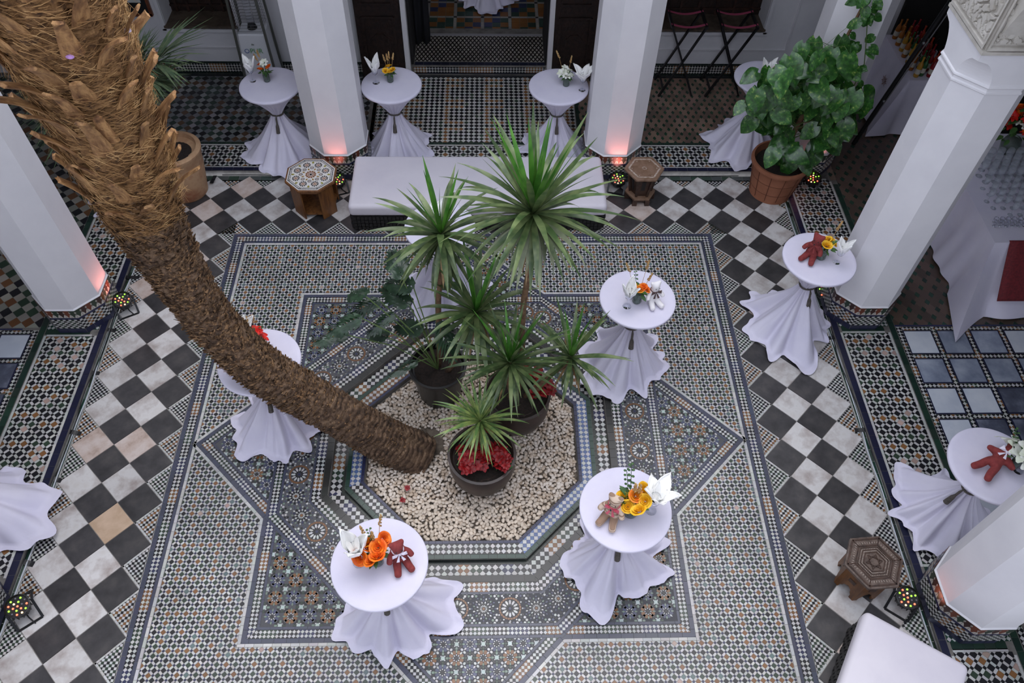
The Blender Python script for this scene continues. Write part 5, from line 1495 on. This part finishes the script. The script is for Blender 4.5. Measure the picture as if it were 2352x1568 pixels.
# pot A: yucca with two crowns and a split-leaf philodendron
PA = Vector((-.36, .66, -.04)); t = empty('potted_twin_yucca', PA, label='two-crowned yucca in a tall black pot with a split-leaf plant spilling over', cat='plant')
pot(t, [(.001, 0), (.215, 0), (.225, .02), (.275, .40), (.30, .44), (.305, .5), (.28, .50), (.265, .42), (.001, .36)], m_bpot, .42, .26)
c5 = aty(1013, 532, .85) - PA; c6 = aty(1094, 712, .5) - PA
cane(t, (.0, .04, .4), c5 - Vector((0, 0, .05)), .033, .022); cane(t, (.1, -.02, .4), c6 - Vector((0, 0, .05)), .03, .022)
crown(t, c5, .62, .029, 72, 15, [m_y2, m_y1, m_y1], lo=-1.3, hi=1.45); crown(t, c5 - Vector((0, 0, .06)), .5, .026, 24, 32, [m_y1, m_y1, m_y3], lo=-1.5, hi=-.7, dry=2); crown(t, c6, .64, .029, 70, 16, [m_y2, m_y1, m_y1], lo=-1.2, hi=1.4)
m_ph = mat('philodendron_green', (32, 52, 36), .35, (50, 74, 50), 7, rand=.2)
def lobed(seed):
    R = random.Random(seed); b = B(); L1 = .36
    v = []; f = []
    for k in range(9):
        s0 = L1 * (k / 9.)
        for sgn in (-1, 1):
            ll = .17 * math.sin(PI * (.25 + .68 * k / 9.)) * R.uniform(.85, 1.1); a = .9 - .06 * k
            dx, dy = math.cos(a), math.sin(a) * sgn; q = len(v)
            for j in range(5):
                u = j / 4; w = .042 * (1 - .75 * abs(2 * u - .9)); c = (s0 + dx * ll * u, dy * ll * u, -.25 * (s0 + ll * u) ** 2 * 2 - .5 * (ll * u) ** 2 + .01 * math.sin(j * 2 + k))
                v += [(c[0] - w * abs(dy) - .0, c[1] + 0, c[2]), (c[0] + w, c[1], c[2] + .004)]
            for j in range(4): f.append((q + 2 * j, q + 2 * j + 1, q + 2 * j + 3, q + 2 * j + 2))
    b.add((v, f)); b.add(tube([(0, 0, 0), (L1 * .5, 0, -.12 * L1), (L1 * 1.05, 0, -.5 * L1 * L1 * 1.05)], .005, 5))
    me = mesh('split_leaf', b.v, b.f, smooth=True); me.materials.append(m_ph); return me
sl_ = [lobed(k) for k in range(3)]; R = random.Random(8)
for i, (px, py, y) in enumerate(((840, 620 + 60, .75), (872, 690, .9), (800, 770, .6), (890, 775, .65), (940, 700, .8), (925, 640, .95), (970, 760, .7), (830, 730, .55), (960, 830, .45), (1010, 740, .6), (905, 720, .75), (1000, 660, 1.1), (950, 660, .9))):
    c = aty(px, py, y) - PA; mid = Vector((0, 0, .42)) * .5 + c * .5 + Vector((0, 0, .12)); b = B(); b.add(tube([(0, 0, .42), mid, c], .006, 6)); b.build('petiole', m_stem, t)
    an = math.atan2(c.y, c.x) if c.length > .1 else 0
    place('split_leaf', sl_[i % 3], t, c, rot=(R.uniform(-.4, .4), R.uniform(-.2, .5), an + R.uniform(-.9, .9)), sc=R.uniform(.8, 1.1))

# ---------------------------------------------------------------- terracotta pot with climbing pothos
PP = Vector((3.97, 3.84, 0)); t = empty('potted_pothos', PP, label='climbing plant with large yellow-splashed heart leaves in a reddish terracotta pot', cat='plant')
pot(t, [(.001, 0), (.265, 0), (.28, .012), (.275, .03), (.35, .49), (.375, .50), (.38, .53), (.37, .56), (.345, .56), (.335, .52), (.32, .46), (.001, .40)], m_ter, .46, .325)
b = B()
for k in range(12):
    a = 2 * PI * k / 12; b.add(bar((.283 * math.cos(a), .283 * math.sin(a), .05), (.352 * math.cos(a), .352 * math.sin(a), .48), .006))
for z, r in ((.16, .299), (.33, .326)): b.add(tube([(r * math.cos(q), r * math.sin(q), z) for q in [2 * PI * i / 36 for i in range(37)]], .003, 4))
b.build('incised_lines', mat('terracotta_groove', (104, 62, 44), .9), t)
m_po = mat('pothos_green', (30, 66, 26), .28, ramp=[(.5, (46, 90, 36)), (.60, (60, 106, 42)), (.66, (156, 170, 90))], ns=6, det=3, rand=.25, rlo=.35, rhi=.76, coat=.2)
def heart(seed):
    R = random.Random(seed); cup = R.uniform(.15, .5); dr = R.uniform(.25, .6)
    def fn(u, w):
        s_ = (u - .5) * 2; wd = .44 * math.sin(PI * min(1, w * .95 + .04)) ** .7 * (1.2 - .62 * w)
        y = w - (.16 * abs(s_) ** 1.2 * (1 - w) if w < .6 else 0); x = s_ * wd
        return x, y, cup * .5 * x * x * 2 - dr * y * y * .6 + .02 * math.sin(8 * w + 3 * s_)
    me = mesh('leaf', *grid(fn, 8, 9), smooth=True); me.materials.append(m_po); return me
hm = [heart(k) for k in range(6)]; R = random.Random(21)
pole = [(.0, .0, .46), (.05, .02, 1.0), (.15, .10, 1.5), (.30, .16, 2.1), (.42, .2, 2.9)]
b = B(); b.add(tube(pole, [.035, .032, .028, .02, .012], 8)); b.build('moss_pole', m_trk, t, smooth=True)
outl = [(1745, 230, .09), (1790, 150, .10), (1775, 230, .10), (1800, 300, .09), (1850, 140, .08), (1885, 200, .09), (1930, 190, .08), (1945, 250, .08), (1880, 270, .09), (1835, 240, .10), (1905, 310, .08), (1860, 330, .08), (1820, 190, .1), (1960, 215, .07), (1900, 150, .07), (1815, 345, .07), (1870, 230, .09), (1765, 190, .09), (1930, 130, .07), (1925, 290, .07)]
for i in range(150):
    px, py, s = outl[i % len(outl)]; px += R.gauss(0, 20); py += R.gauss(0, 22)
    y = 3.80 + R.uniform(-.28, .30); c = aty(px, py, y) - PP
    if c.z < .5: continue
    to = (CAM - (c + PP)).normalized() + Vector((R.uniform(-.9, .9), R.uniform(-.7, .5), R.uniform(-.4, .9))); to.normalize()
    dn = Vector((R.uniform(-.7, .7), R.uniform(-.5, .1), R.uniform(-1, -.2))); ya = (dn - to * dn.dot(to)).normalized(); xa = ya.cross(to)
    s_ = R.uniform(.17, .28) if i % 3 else R.uniform(.26, .36)
    M_ = Matrix((( xa.x, ya.x, to.x, c.x), (xa.y, ya.y, to.y, c.y), (xa.z, ya.z, to.z, c.z), (0, 0, 0, 1)))
    o = bpy.data.objects.new('leaf', hm[i % 6]); link(o, t); o.matrix_basis = M_ @ Matrix.Diagonal((s_, s_, s_, 1))
    if i % 2 == 0:
        b = B(); z0 = min(2.4, max(.5, c.z - .15)); k0 = Vector((.0 + max(0, z0 - 1) * .2, max(0, z0 - 1) * .1, z0)); b.add(tube([k0, (k0 + c) / 2 + Vector((0, 0, .05)), c], .0035, 4)); b.build('petiole', m_stem, t)
vine = [(1985, 190), (1975, 150), (1990, 100), (1965, 90), (1995, 70), (2000, 45), (1975, 40), (1990, 20), (2005, 10), (1975, 5), (1990, -20), (1950, 120), (1960, 105)]
for i, (px, py) in enumerate(vine * 2):
    c = aty(px + R.uniform(-14, 14), py + R.uniform(-14, 14), 3.93 + R.uniform(-.06, .05)) - PP
    to = (CAM - (c + PP)).normalized() + Vector((R.uniform(-.7, .7), R.uniform(-.4, .3), R.uniform(-.2, .4))); to.normalize()
    dn = Vector((R.uniform(-1, 1), R.uniform(-.3, .1), R.uniform(-1, 0))); ya = (dn - to * dn.dot(to)).normalized(); xa = ya.cross(to); s_ = R.uniform(.09, .15)
    M_ = Matrix((( xa.x, ya.x, to.x, c.x), (xa.y, ya.y, to.y, c.y), (xa.z, ya.z, to.z, c.z), (0, 0, 0, 1)))
    o = bpy.data.objects.new('leaf', hm[i % 6]); link(o, t); o.matrix_basis = M_ @ Matrix.Diagonal((s_, s_, s_, 1))
b = B(); b.add(tube([aty(px, py, 3.95) - PP for px, py in ((1960, 200), (1985, 150), (1990, 90), (1993, 40), (1990, -20))], .006, 5))
b.add(tube([aty(px, py, 3.8) - PP for px, py in ((1850, 150), (1890, 110), (1930, 75), (1975, 40), (1985, 10))], .003, 4)); b.build('climbing_stem', m_stem, t)

# weathered pot with small fan palm in the shaded corner
PF = Vector((-3.78, 3.83, 0)); t = empty('potted_fan_palm', PF, label='fan palm with grassy fronds in a pale weathered clay pot behind the palm trunk', cat='plant')
pot(t, [(.001, 0), (.235, 0), (.25, .02), (.31, .42), (.33, .64), (.345, .66), (.35, .70), (.33, .72), (.295, .72), (.285, .66), (.001, .58)], m_ter2, .645, .288)
m_fp = mat('fan_palm_green', (70, 92, 66), .5, (112, 124, 88), 6, rand=.2)
cf = Vector((-.25, .05, 1.35)); cane(t, (-.05, .05, .52), cf, .04, .03)
R = random.Random(31)
fl = mesh('leaflet', [(0, 0, 0), (.3, .02, -.01), (.3, -.02, -.01), (.62, .014, -.07), (.62, -.014, -.07), (1, 0, -.22)], [(0, 2, 1), (1, 2, 4, 3), (3, 4, 5)], smooth=True); fl.materials.append(m_fp)
fans = [(430, 60, 4.1), (405, 150, 3.9), (340, 90, 4.1), (390, 190, 3.8), (300, 60, 4.2), (60, 220, 3.9), (90, 290, 3.7), (50, 150, 4.1), (200, 100, 4.0)]
for (px, py, y) in fans:
    e = aty(px, py, y) - PF; hub = cf.lerp(e, .45) + Vector((0, 0, .08)); b = B(); b.add(tube([cf, cf.lerp(hub, .5) + Vector((0, 0, .06)), hub], .008, 5)); b.build('petiole', m_stem, t)
    fo = (e - hub); LL = max(.42, fo.length * 1.3); fo.normalize(); sidev = fo.cross(Vector((0, 0, 1))).normalized(); 
    b = B()
    for k in range(26):
        a = (k - 12.5) / 12.5 * 1.15; d = (fo * math.cos(a) + sidev * math.sin(a) + Vector((0, 0, R.uniform(-.12, .12)))).normalized(); s_ = d.cross(Vector((0, 0, 1))).normalized(); n = s_.cross(d)
        M_ = Matrix(((d.x, s_.x, n.x, hub.x), (d.y, s_.y, n.y, hub.y), (d.z, s_.z, n.z, hub.z), (0, 0, 0, 1))) @ Matrix.Diagonal((LL * R.uniform(.8, 1.1), 1, LL, 1))
        o = bpy.data.objects.new('leaflet', fl); link(o, t); o.matrix_basis = M_
for i, (px, py) in enumerate(((936, 1122), (925, 1150))):
    q = at(px, py, 0); o = place('fallen_bract', lf_s if False else br_me, None, (q.x, q.y, .012), rot=(.2, .1, i), sc=.55); tag(o, 'fallen red bract on the white pebbles ' + ('nearer the trunk' if i == 0 else 'farther from the trunk'), 'petal', 'red bracts dropped on the pebbles')

# ---------------------------------------------------------------- LED spotlights on the floor
EM = {'r': mat('red_led', (255, 90, 60), .3, emit=(255, 110, 80), es=2.2), 'g': mat('green_led', (140, 230, 60), .3, emit=(150, 230, 70), es=1.6), 'w': mat('warm_led', (255, 220, 160), .3, emit=(255, 214, 150), es=2.2), 'o': mat('clear_lens', (110, 110, 120), .1)}
lens_me = {}
for k, mm_ in EM.items():
    v, f = lathe([(.0085, 0), (.009, .004), (.006, .008), (.001, .009)], 10); me = mesh('led_lens', v, f, smooth=True); me.materials.append(mm_); lens_me[k] = me
def par(px, py, z, aim, label, e=3.0, zf=None):
    q = at(px, py, z); c = Vector((q.x, q.y, z)); zb = zf or 0
    t = empty('led_spotlight', (c.x, c.y, zb), label=label, cat='spotlight', group='LED spotlights at the column feet')
    d = (Vector(aim) - c); d = Vector((d.x * .35, d.y * .35, 1)).normalized(); d = (d + (CAM - c).normalized() * .5).normalized()
    M_ = Matrix.Translation((0, 0, z - zb)) @ d.to_track_quat('Z', 'Y').to_matrix().to_4x4()
    b = B(); b.add(lathe([(.001, -.13), (.05, -.13), (.07, -.11), (.088, -.07), (.095, -.03), (.105, .012), (.098, .014), (.095, -.004), (.001, -.004)], 20), 0, M_); b.build('housing', m_black, t)
    b = B()
    for k in range(16): a = 2 * PI * k / 16; b.add(box(.103 * math.cos(a), .103 * math.sin(a), -.02, .008, .008, .05), 0, M_)
    b.build('cooling_fins', m_black, t)
    kinds = 'rgwrgrogrgorwgrogo'; i = 0
    for ring, (n, r) in enumerate(((1, 0), (6, .038), (11, .074))):
        for k in range(n):
            a = 2 * PI * k / n + ring; o = place('led_lens', lens_me[kinds[i % len(kinds)]], t); o.matrix_basis = M_ @ Matrix.Translation((r * math.cos(a), r * math.sin(a), -.002)); i += 1
    b = B(); s = Vector((-d.y, d.x, 0)).normalized() if abs(d.z) < .999 else Vector((1, 0, 0)); f_ = Vector((d.x, d.y, 0)).normalized(); hz = z - zb
    for (o0, o1) in ((-.02, -.17), (.03, .13)):
        A, B_ = Vector((0, 0, hz - .03)) + s * .112, Vector((0, 0, hz - .03)) - s * .112
        A2, B2 = -f_ * abs(o1) * (1 if o1 < 0 else -1) + s * .105 + Vector((0, 0, .01)), -f_ * abs(o1) * (1 if o1 < 0 else -1) - s * .105 + Vector((0, 0, .01))
        b.add(bar(A, A2, .022, .006)); b.add(bar(B_, B2, .022, .006)); b.add(bar(A2, B2, .022, .006))
    b.build('bracket', m_black, t)
    b = B(); b.add(tube([tuple(M_ @ Vector((0, 0, -.12))), (.05, -.05, .03), tuple(Vector((.12, -.1, .012)))], .006, 6)); b.build('power_lead', m_black, t)
    ld = bpy.data.lights.new('led_beam', 'SPOT'); ld.energy = e; ld.color = (1, .30, .24); ld.spot_size = 1.15; ld.spot_blend = .8; ld.shadow_soft_size = .05
    lo = bpy.data.objects.new('led_beam', ld); COL.objects.link(lo); lo.parent = t
    tgt = Vector(aim) - Vector((c.x, c.y, zb)); src = Vector((0, 0, z - zb)) + d * .03; lo.location = src; lo.rotation_euler = (tgt - src).to_track_quat('-Z', 'Y').to_euler()
    return t
par(280, 688, .17, (-4.2, 1.85, 1.1), 'black LED spotlight at the foot of the column by the west step', 14)
par(40, 1392, .17, (-4.3, -1.8, 1.0), 'black LED spotlight beside the fanned hem of the trailing cloth', 6)
par(2085, 1372, .17, (4.3, -1.75, 1.0), 'black LED spotlight between the hexagonal stool and the nearest column', 1.5)
par(1420, 410, .16, (1.9, 4.1, 1.0), 'black LED spotlight between the long bench and the waisted stool', 14)
par(1868, 408, .17, (4.4, 4.1, .9), 'black LED spotlight beside the terracotta pot of the climbing plant', 14)
par(775, 412, .16, (-1.75, 4.05, 1.0), 'black LED spotlight partly hidden behind the mosaic-topped stool', 9)
par(1897, 668, .15, (4.25, 1.75, 1.0), 'black LED spotlight behind the tied cloth before the carved column', 8)

# ---------------------------------------------------------------- cables and tape along the steps
def cable(name, pts, r, mtl, label):
    t = tag(B().add(tube(catmull(pts, 6), r, 6)).build(name, mtl, None, smooth=True), label, 'cable', 'cables along the steps')
m_cw = mat('pale_cable', (190, 194, 200), .5)
for s, nm in ((-1, 'west'), (1, 'east')):
    for j, (mt_, r, dx) in enumerate(((m_cw, .007, 0), (m_black, .006, .022))):
        R = random.Random(3 + j + s); pts = [(s * (4.135 + dx + R.uniform(-.02, .02)), 3.6 - i * .42, .012 + .006 * j) for i in range(15)]
        cable('floor_cable', pts, r, mt_, ('pale' if j == 0 else 'black') + ' cable running along the foot of the %s step' % nm)
R = random.Random(2); cable('floor_cable', [(-3.4 + i * .5, 4.125 + R.uniform(-.012, .012), .012) for i in range(15)], .006, m_black, 'black cable running along the foot of the back step')
tpl = ['just under the palm trunk', 'beyond the spotlight at the west column', 'just below the west column base', 'second below the west column base', 'midway along the west step', 'above the fanned white hem', 'behind the nearest west spotlight', 'at the foot of the carved column', 'midway along the east step', 'beside the hexagonal stool', 'by the terracotta pot of the climbing plant', 'on the back step near the weathered pot']
tps = [(285, 600), (300, 637), (246, 757), (208, 855), (165, 992), (120, 1098), (55, 1290), (1915, 775), (1985, 987), (2095, 1290), (1828, 490), (490, 412)]
for i, (px, py) in enumerate(tps):
    q = at(px, py, .02); vv = []
    b = B(); b.add(grid(lambda u, w: ((u - .5) * .19, (w - .5) * .05, .018 * math.exp(-((u - .5) * 5) ** 2) + (.03 if ((u - .5) * (1 if q.x > 0 else -1) > .12) else 0)), 10, 1)); o = b.build('tape_strip', m_black, None)
    o.location = (q.x, q.y, .006); o.rotation_euler = (0, 0, R.uniform(-.25, .25) if abs(q.x) > 3.9 else 1.57); tag(o, 'black tape strip over the cable ' + tpl[i], 'tape', 'tape over the cables')

# ---------------------------------------------------------------- heater, picture frame, folding stands
t = empty('patio_heater', (-3.1, 6.05, .05), label='white patio heater with printed box base and wire cage, beside the white column', cat='heater')
m_hw = mat('heater_white', (208, 210, 214), .45)
b = B(); b.add(prism([(-.23, -.2), (.23, -.2), (.23, .2), (-.23, .2)], .03, .95, .80)); bevel(b.build('base_box', m_hw, t), .02, 3)
for sx in (-1, 1):
    for sy in (-1, 1): b = B(); b.add(bar((sx * .235, sy * .205, 0), (sx * .17, sy * .15, 2.2), .03)); b.build('corner_rail', mat('rail_grey', (96, 98, 92), .4, metal=.5), t)
b = B()
for i in range(24):
    z = 1.0 + i * .045; w = .17 - .002 * i
    for (a, c) in (((-w, -w), (w, -w)), ((w, -w), (w, w)), ((w, w), (-w, w)), ((-w, w), (-w, -w))): b.add(bar((a[0], a[1], z), (c[0], c[1], z), .004))
b.build('wire_cage', m_steel, t)['kind'] = 'stuff'
b = B(); b.add(lathe([(.05, .95), (.05, 2.1)], 16)); b.build('glass_tube', m_glass, t); b = B(); b.add(lathe([(.001, .96), (.07, .96), (.05, 1.02), (.001, 1.02)], 14)); b.build('burner', m_black, t)
def text(s, size, mtl, par, M_, name='lettering'):
    cu = bpy.data.curves.new(name, 'FONT'); cu.body = s; cu.size = size; cu.extrude = .0008; cu.align_x = 'CENTER'; cu.materials.append(mtl)
    o = bpy.data.objects.new(name, cu); COL.objects.link(o); bpy.context.view_layer.update()
    me = bpy.data.meshes.new_from_object(o.evaluated_get(bpy.context.evaluated_depsgraph_get())); bpy.data.objects.remove(o)
    o = place(name, me, par); o.matrix_basis = M_; return o
fm = Matrix.Translation((.03, -.184, .68)) @ Matrix.Rotation(PI / 2 - .05, 4, 'X')
text('PUR', .10, mat('green_print', (96, 150, 96), .6), t, fm, 'printed_lettering')
b = B(); b.add(lathe([(.025, 0), (.033, .002)], 16), 0, Matrix.Translation((-.10, -.186, .715)) @ Matrix.Rotation(PI / 2, 4, 'X')); b.build('printed_ring', mat('blue_print', (70, 96, 150), .6), t)
b = B(); b.add(prism([(0, 0), (-.02, .0), (-.005, .03)], 0, .001), 0, Matrix.Translation((.0, -.178, .80)) @ Matrix.Rotation(PI / 2, 4, 'X')); b.add(prism([(.02, 0), (.0, .0), (.012, .02)], 0, .001), 0, Matrix.Translation((.0, -.178, .80)) @ Matrix.Rotation(PI / 2, 4, 'X')); b.build('printed_tree', mat('grey_print', (90, 96, 90), .6), t)

t = empty('picture_frame', (-4.86, 6.36, 1.45), label='brown framed pale print hanging on the back wall beside the shutter', cat='picture')
m_fr = mat('frame_wood', (112, 62, 38), .4, (84, 44, 26), 10)
for (x, z, w, h) in ((-.3, 0, .04, .9), (.3, 0, .04, .9), (0, -.44, .62, .04), (0, .44, .62, .04)): b = B(); b.add(box(x, 0, z, w, .04, h)); b.build('frame_bar', m_fr, t)
b = B(); b.add(box(0, .006, 0, .58, .01, .86)); b.build('backing', m_black, t); b = B(); b.add(box(.03, -.002, .05, .36, .004, .62)); b.build('print', mat('pale_print', (196, 200, 196), .6, (170, 176, 174), 5), t)
for i, (x0, x1) in enumerate(((2.72, 3.22), (3.42, 3.93))):
    t = empty('folding_stand', ((x0 + x1) / 2, 6.08, .05), label='black folding tray stand with pink straps, ' + ('nearer the column' if i == 0 else 'nearer the climbing plant'), cat='stand', group='folding stands with pink straps')
    w = (x1 - x0) / 2; T_ = 1.12
    for y in (-.21, .21):
        for sx in (-1, 1): b = B(); b.add(bar((sx * w, y + .012 * sx, 0), (-sx * w * .95, y + .012 * sx, T_), .038, .024)); b.build('leg', m_black, t)
    for sx in (-1, 1):
        b = B(); b.add(bar((sx * w * .95, -.24, T_), (sx * w * .95, .24, T_), .035)); b.build('top_rail', m_black, t)
        b = B(); b.add(bar((sx * w * .8, -.22, .12), (sx * w * .8, .22, .12), .025)); b.build('stretcher', m_black, t)
    for y in (-.17, .17):
        b = B(); b.add(grid(lambda u, v_: ((u - .5) * 2 * w, y + (v_ - .5) * .045, T_ + .022 - .05 * math.sin(PI * u)), 12, 1)); o = b.build('strap', mat('pink_strap', (150, 62, 88), .7), t); sm = o.modifiers.new('th', 'SOLIDIFY'); sm.thickness = .004
t = empty('dark_curtain', (-.86, 6.95, .2), label='dark cloth hanging just inside the central doorway', cat='curtain')
b = B(); b.add(grid(lambda u, v_: ((u - .5) * .3 + .1 * v_ * 0, .05 * math.sin(u * 14) , 2.9 * v_ + .02), 24, 8)); o = b.build('cloth_panel', mat('black_cloth', (24, 24, 30), .9), t, smooth=True); sm = o.modifiers.new('th', 'SOLIDIFY'); sm.thickness = .02
t = empty('leaning_pole', (5.43, 4.93, .05), label='black metal pole by the dark doorway in the back corner', cat='pole')
q0 = at(1960, 330, .06); q1 = at(2185, 0, 2.4); b = B(); b.add(tube([q0, q1], .03, 8)); b.build('shaft', m_black, t, world=True)
b = B(); b.add(tube([q0 + Vector((.05, 0, .1)), q1 + Vector((.07, 0, 0))], .008, 6))
for u in (.35, .75): c = q0.lerp(q1, u); b.add(sphere(tuple(c + Vector((0, -.03, 0))), .02, 8, 6))
b.build('rod', m_steel, t, world=True)

# ---------------------------------------------------------------- buffet table and bottle table
def box_cloth(name, x0, x1, y0, y1, z, z0, out, seed, label, rz=0., n=220, drop=1.):
    cx, cy = (x0 + x1) / 2, (y0 + y1) / 2; hx, hy = (x1 - x0) / 2, (y1 - y0) / 2; R = random.Random(seed); ph = [R.uniform(0, 6) for _ in range(5)]
    per = []
    L = 4 * (hx + hy)
    for i in range(n):
        s = L * i / n
        if s < 2 * hx: per.append((-hx + s, -hy, 0, -1, s))
        elif s < 2 * hx + 2 * hy: per.append((hx, -hy + s - 2 * hx, 1, 0, s))
        elif s < 4 * hx + 2 * hy: per.append((hx - (s - 2 * hx - 2 * hy), hy, 0, 1, s))
        else: per.append((-hx, hy - (s - 4 * hx - 2 * hy), -1, 0, s))
    v = []; f = []; H = z - z0; m_ = 14
    for j in range(m_ + 1):
        u = j / m_
        for (x, y, nx, ny, s) in per:
            w = math.sin(s * 17 + ph[0] + 1.5 * math.sin(s * 5 + ph[1])) * .5 + .5 * math.sin(s * 9 + ph[2] + u)
            o_ = (out(s, nx, ny) if callable(out) else out) * u ** 1.2 + .045 * w * u
            cnr = max(0, 1 - min(abs(abs(x) - hx) + 0, .15) / .15) * max(0, 1 - min(abs(abs(y) - hy), .15) / .15)
            sx, sy = (math.copysign(1, x), math.copysign(1, y))
            dx, dy = (nx + sx * cnr * .8) , (ny + sy * cnr * .8)
            v.append((x + dx * o_, y + dy * o_, H * (1 - u * drop) + .012 + (.02 * (w + 1) * u if u > .9 else 0)))
    for j in range(m_):
        for i in range(n): k = (i + 1) % n; f.append((j * n + i, (j + 1) * n + i, (j + 1) * n + k, j * n + k))
    f.append(tuple(range(n)))
    t = empty(name, (cx, cy, z0), rz, label=label, cat='tablecloth')
    me = mesh('cloth', v, f, smooth=True); me.materials.append(m_cloth); o = place('cloth', me, t); e = o.modifiers.new('es', 'EDGE_SPLIT'); e.split_angle = math.radians(60)
    return t
bc = box_cloth('buffet_cloth', 5.86, 7.2, 1.98, 3.9, .90, .05, lambda s, nx, ny: .42 if ny < 0 else .12, 4, 'large white buffet cloth crowded with rows of empty glasses', 0.)
t = empty('table_runner', (6.6, 1.95, .05), label='dark red runner hanging over the front of the glass-covered buffet', cat='runner')
b = B(); b.add(grid(lambda u, v_: ((u - .5) * 1.15, .03 - .40 * max(0, v_ - .06) ** 1.05 + (.02 if v_ < .06 else 0), .872 - .0 if v_ < .06 else .872 - .62 * (v_ - .06)), 10, 16)); o = b.build('runner_cloth', mat('burgundy_cloth', (112, 30, 36), .8, (88, 22, 28), 40), t, smooth=True); sm = o.modifiers.new('th', 'SOLIDIFY'); sm.thickness = .006; sm.offset = -1
R = random.Random(9); k = 0
for r_ in range(9):
    for c_ in range(9):
        x = 5.98 + .02 * r_ + c_ * .115 + (r_ % 2) * .055; y = 2.42 + r_ * .112
        if y > 3.45 or (r_ == 0 and c_ < 2): continue
        if not vis(x, y, .95, 20): continue
        g = place('wine_glass', g_lo, None, (x, y, .916), sc=.92 if r_ < 5 else 1.15); k += 1
        tag(g, 'empty stemmed glass in the packed rows on the white buffet', 'glass', 'empty glasses on the buffet')
tm_ = mesh('tumbler', *lathe([(.001, .002), (.024, .002), (.028, .03), (.030, .06), (.027, .06), (.024, .03), (.001, .008)], 10), smooth=True); tm_.materials.append(m_glass)
for r_ in range(2):
    for c_ in range(12):
        x = 5.95 + c_ * .07 + r_ * .03; y = 2.24 + r_ * .065
        if vis(x, y, .95, 10): g = place('tumbler', tm_, None, (x, y, .916)); tag(g, 'small clear tumbler in front of the stemmed glasses on the buffet', 'glass', 'tumblers on the buffet')
t = empty('glass_basket', (6.33, 2.05, .915), label='clear glass bowl basket with a thin handle on the buffet edge', cat='bowl')
b = B(); b.add(lathe([(.001, 0), (.05, .004), (.085, .05), (.09, .09), (.085, .09), (.08, .05), (.001, .008)], 20)); b.build('bowl', m_glass, t, smooth=True)
b = B(); b.add(tube([(-.088, 0, .09), (-.10, 0, .22), (-.05, 0, .36), (.04, 0, .36), (.1, 0, .22), (.088, 0, .09)], .004, 6)); b.add(tube([(-.088, .0, .09), (-.18, -.05, .3)], .003, 5)); b.build('handle', m_black, t)
t = empty('flower_arrangement', (6.62, 3.55, .915), label='large mixed arrangement of red blooms and dark foliage behind the glasses', cat='flowers')
b = B(); b.add(lathe([(.001, 0), (.09, 0), (.12, .12), (.09, .2), (.001, .2)], 16)); b.build('vase', m_vase, t, smooth=True)
for i in range(46):
    a = R.uniform(0, 6.28); r = .30 * math.sqrt(R.random()); z = .25 + .55 * (1 - r / .3) * R.uniform(.3, 1); 
    place('leaf', lf_s, t, (r * math.cos(a), r * math.sin(a), z), rot=(R.uniform(-.3, .8), 0, a - PI / 2), sc=R.uniform(2, 3.4))
for i in range(22):
    a = R.uniform(0, 6.28); r = .26 * math.sqrt(R.random()); z = .34 + .5 * (1 - r / .3) * R.uniform(.4, 1); q = R.choice(('red', 'red', 'white', 'orange'))
    place('bloom', RO[q], t, (r * math.cos(a), r * math.sin(a), z), rot=(R.uniform(-.5, .5), R.uniform(-.5, .5), 0), sc=R.uniform(1.2, 2.))
box_cloth('drinks_cloth', 5.88, 6.5, 5.0, 6.1, .92, .05, lambda s, nx, ny: .20 if nx < 0 else .06, 6, 'white cloth over the drinks table in the shaded back corner', 0., 150)
for sgn, px, py in ((0, 2022, 170),):
    c = Vector((5.80, 5.45, .62)); t = empty('sunflower_ornament', c, label='dried radial flower ornament pinned to the drinks table cloth', cat='ornament')
    b = B()
    for k in range(14):
        a = 2 * PI * k / 14; L1 = .09 if k % 2 else .07; b.add(([(0, .02 * math.cos(a), .02 * math.sin(a)), (-.015, L1 * .7 * math.cos(a - .12), L1 * .7 * math.sin(a - .12)), (-.01, L1 * math.cos(a), L1 * math.sin(a)), (-.015, L1 * .7 * math.cos(a + .12), L1 * .7 * math.sin(a + .12)), (.004, 0, 0)], [(0, 1, 2, 3), (0, 4, 1), (0, 3, 4)]))
    b.build('petals', mat('dried_brown', (116, 72, 54), .8), t)
bp = [(.001, 0), (.034, 0), (.036, .01), (.036, .16), (.030, .19), (.013, .22), (.012, .27), (.015, .275), (.015, .29), (.001, .29)]
BC = [((150, 88, 30), 'amber'), ((40, 84, 44), 'green'), ((126, 24, 34), 'red'), ((176, 128, 40), 'yellow'), ((24, 26, 30), 'black'), ((170, 60, 40), 'orange'), ((190, 196, 204), 'clear')]
bm_ = []
for c, nm in BC:
    b = B(); b.add(lathe(bp, 12)); me = mesh('bottle', b.v, b.f, smooth=True); me.materials.append(mat(nm + '_bottle', c, .15)); bm_.append((me, nm))
lab_me = mesh('bottle_label', *lathe([(.0368, .05), (.0368, .12)], 12)); lab_me.materials.append(mat('bottle_paper', (190, 184, 170), .7))
ncol = {}
for i in range(7):
    for j in range(5):
        q = (3, 1, 2, 2, 4)[j] if i % 2 == 0 else (0, 1, 2, 5, 4)[j]
        if i == 0 and j > 2: q = 6
        if i > 4 and j < 2: q = 0
        me, nm = bm_[q]; x, y = 5.97 + j * .095 + R.uniform(-.01, .01), 5.1 + i * .15 + R.uniform(-.02, .02)
        o = place('bottle', me, None, (x, y, .937)); place('bottle_label', lab_me, o); tag(o, nm + ' glass bottle on the crowded drinks table in the back corner', 'bottle', nm + ' bottles on the drinks table')
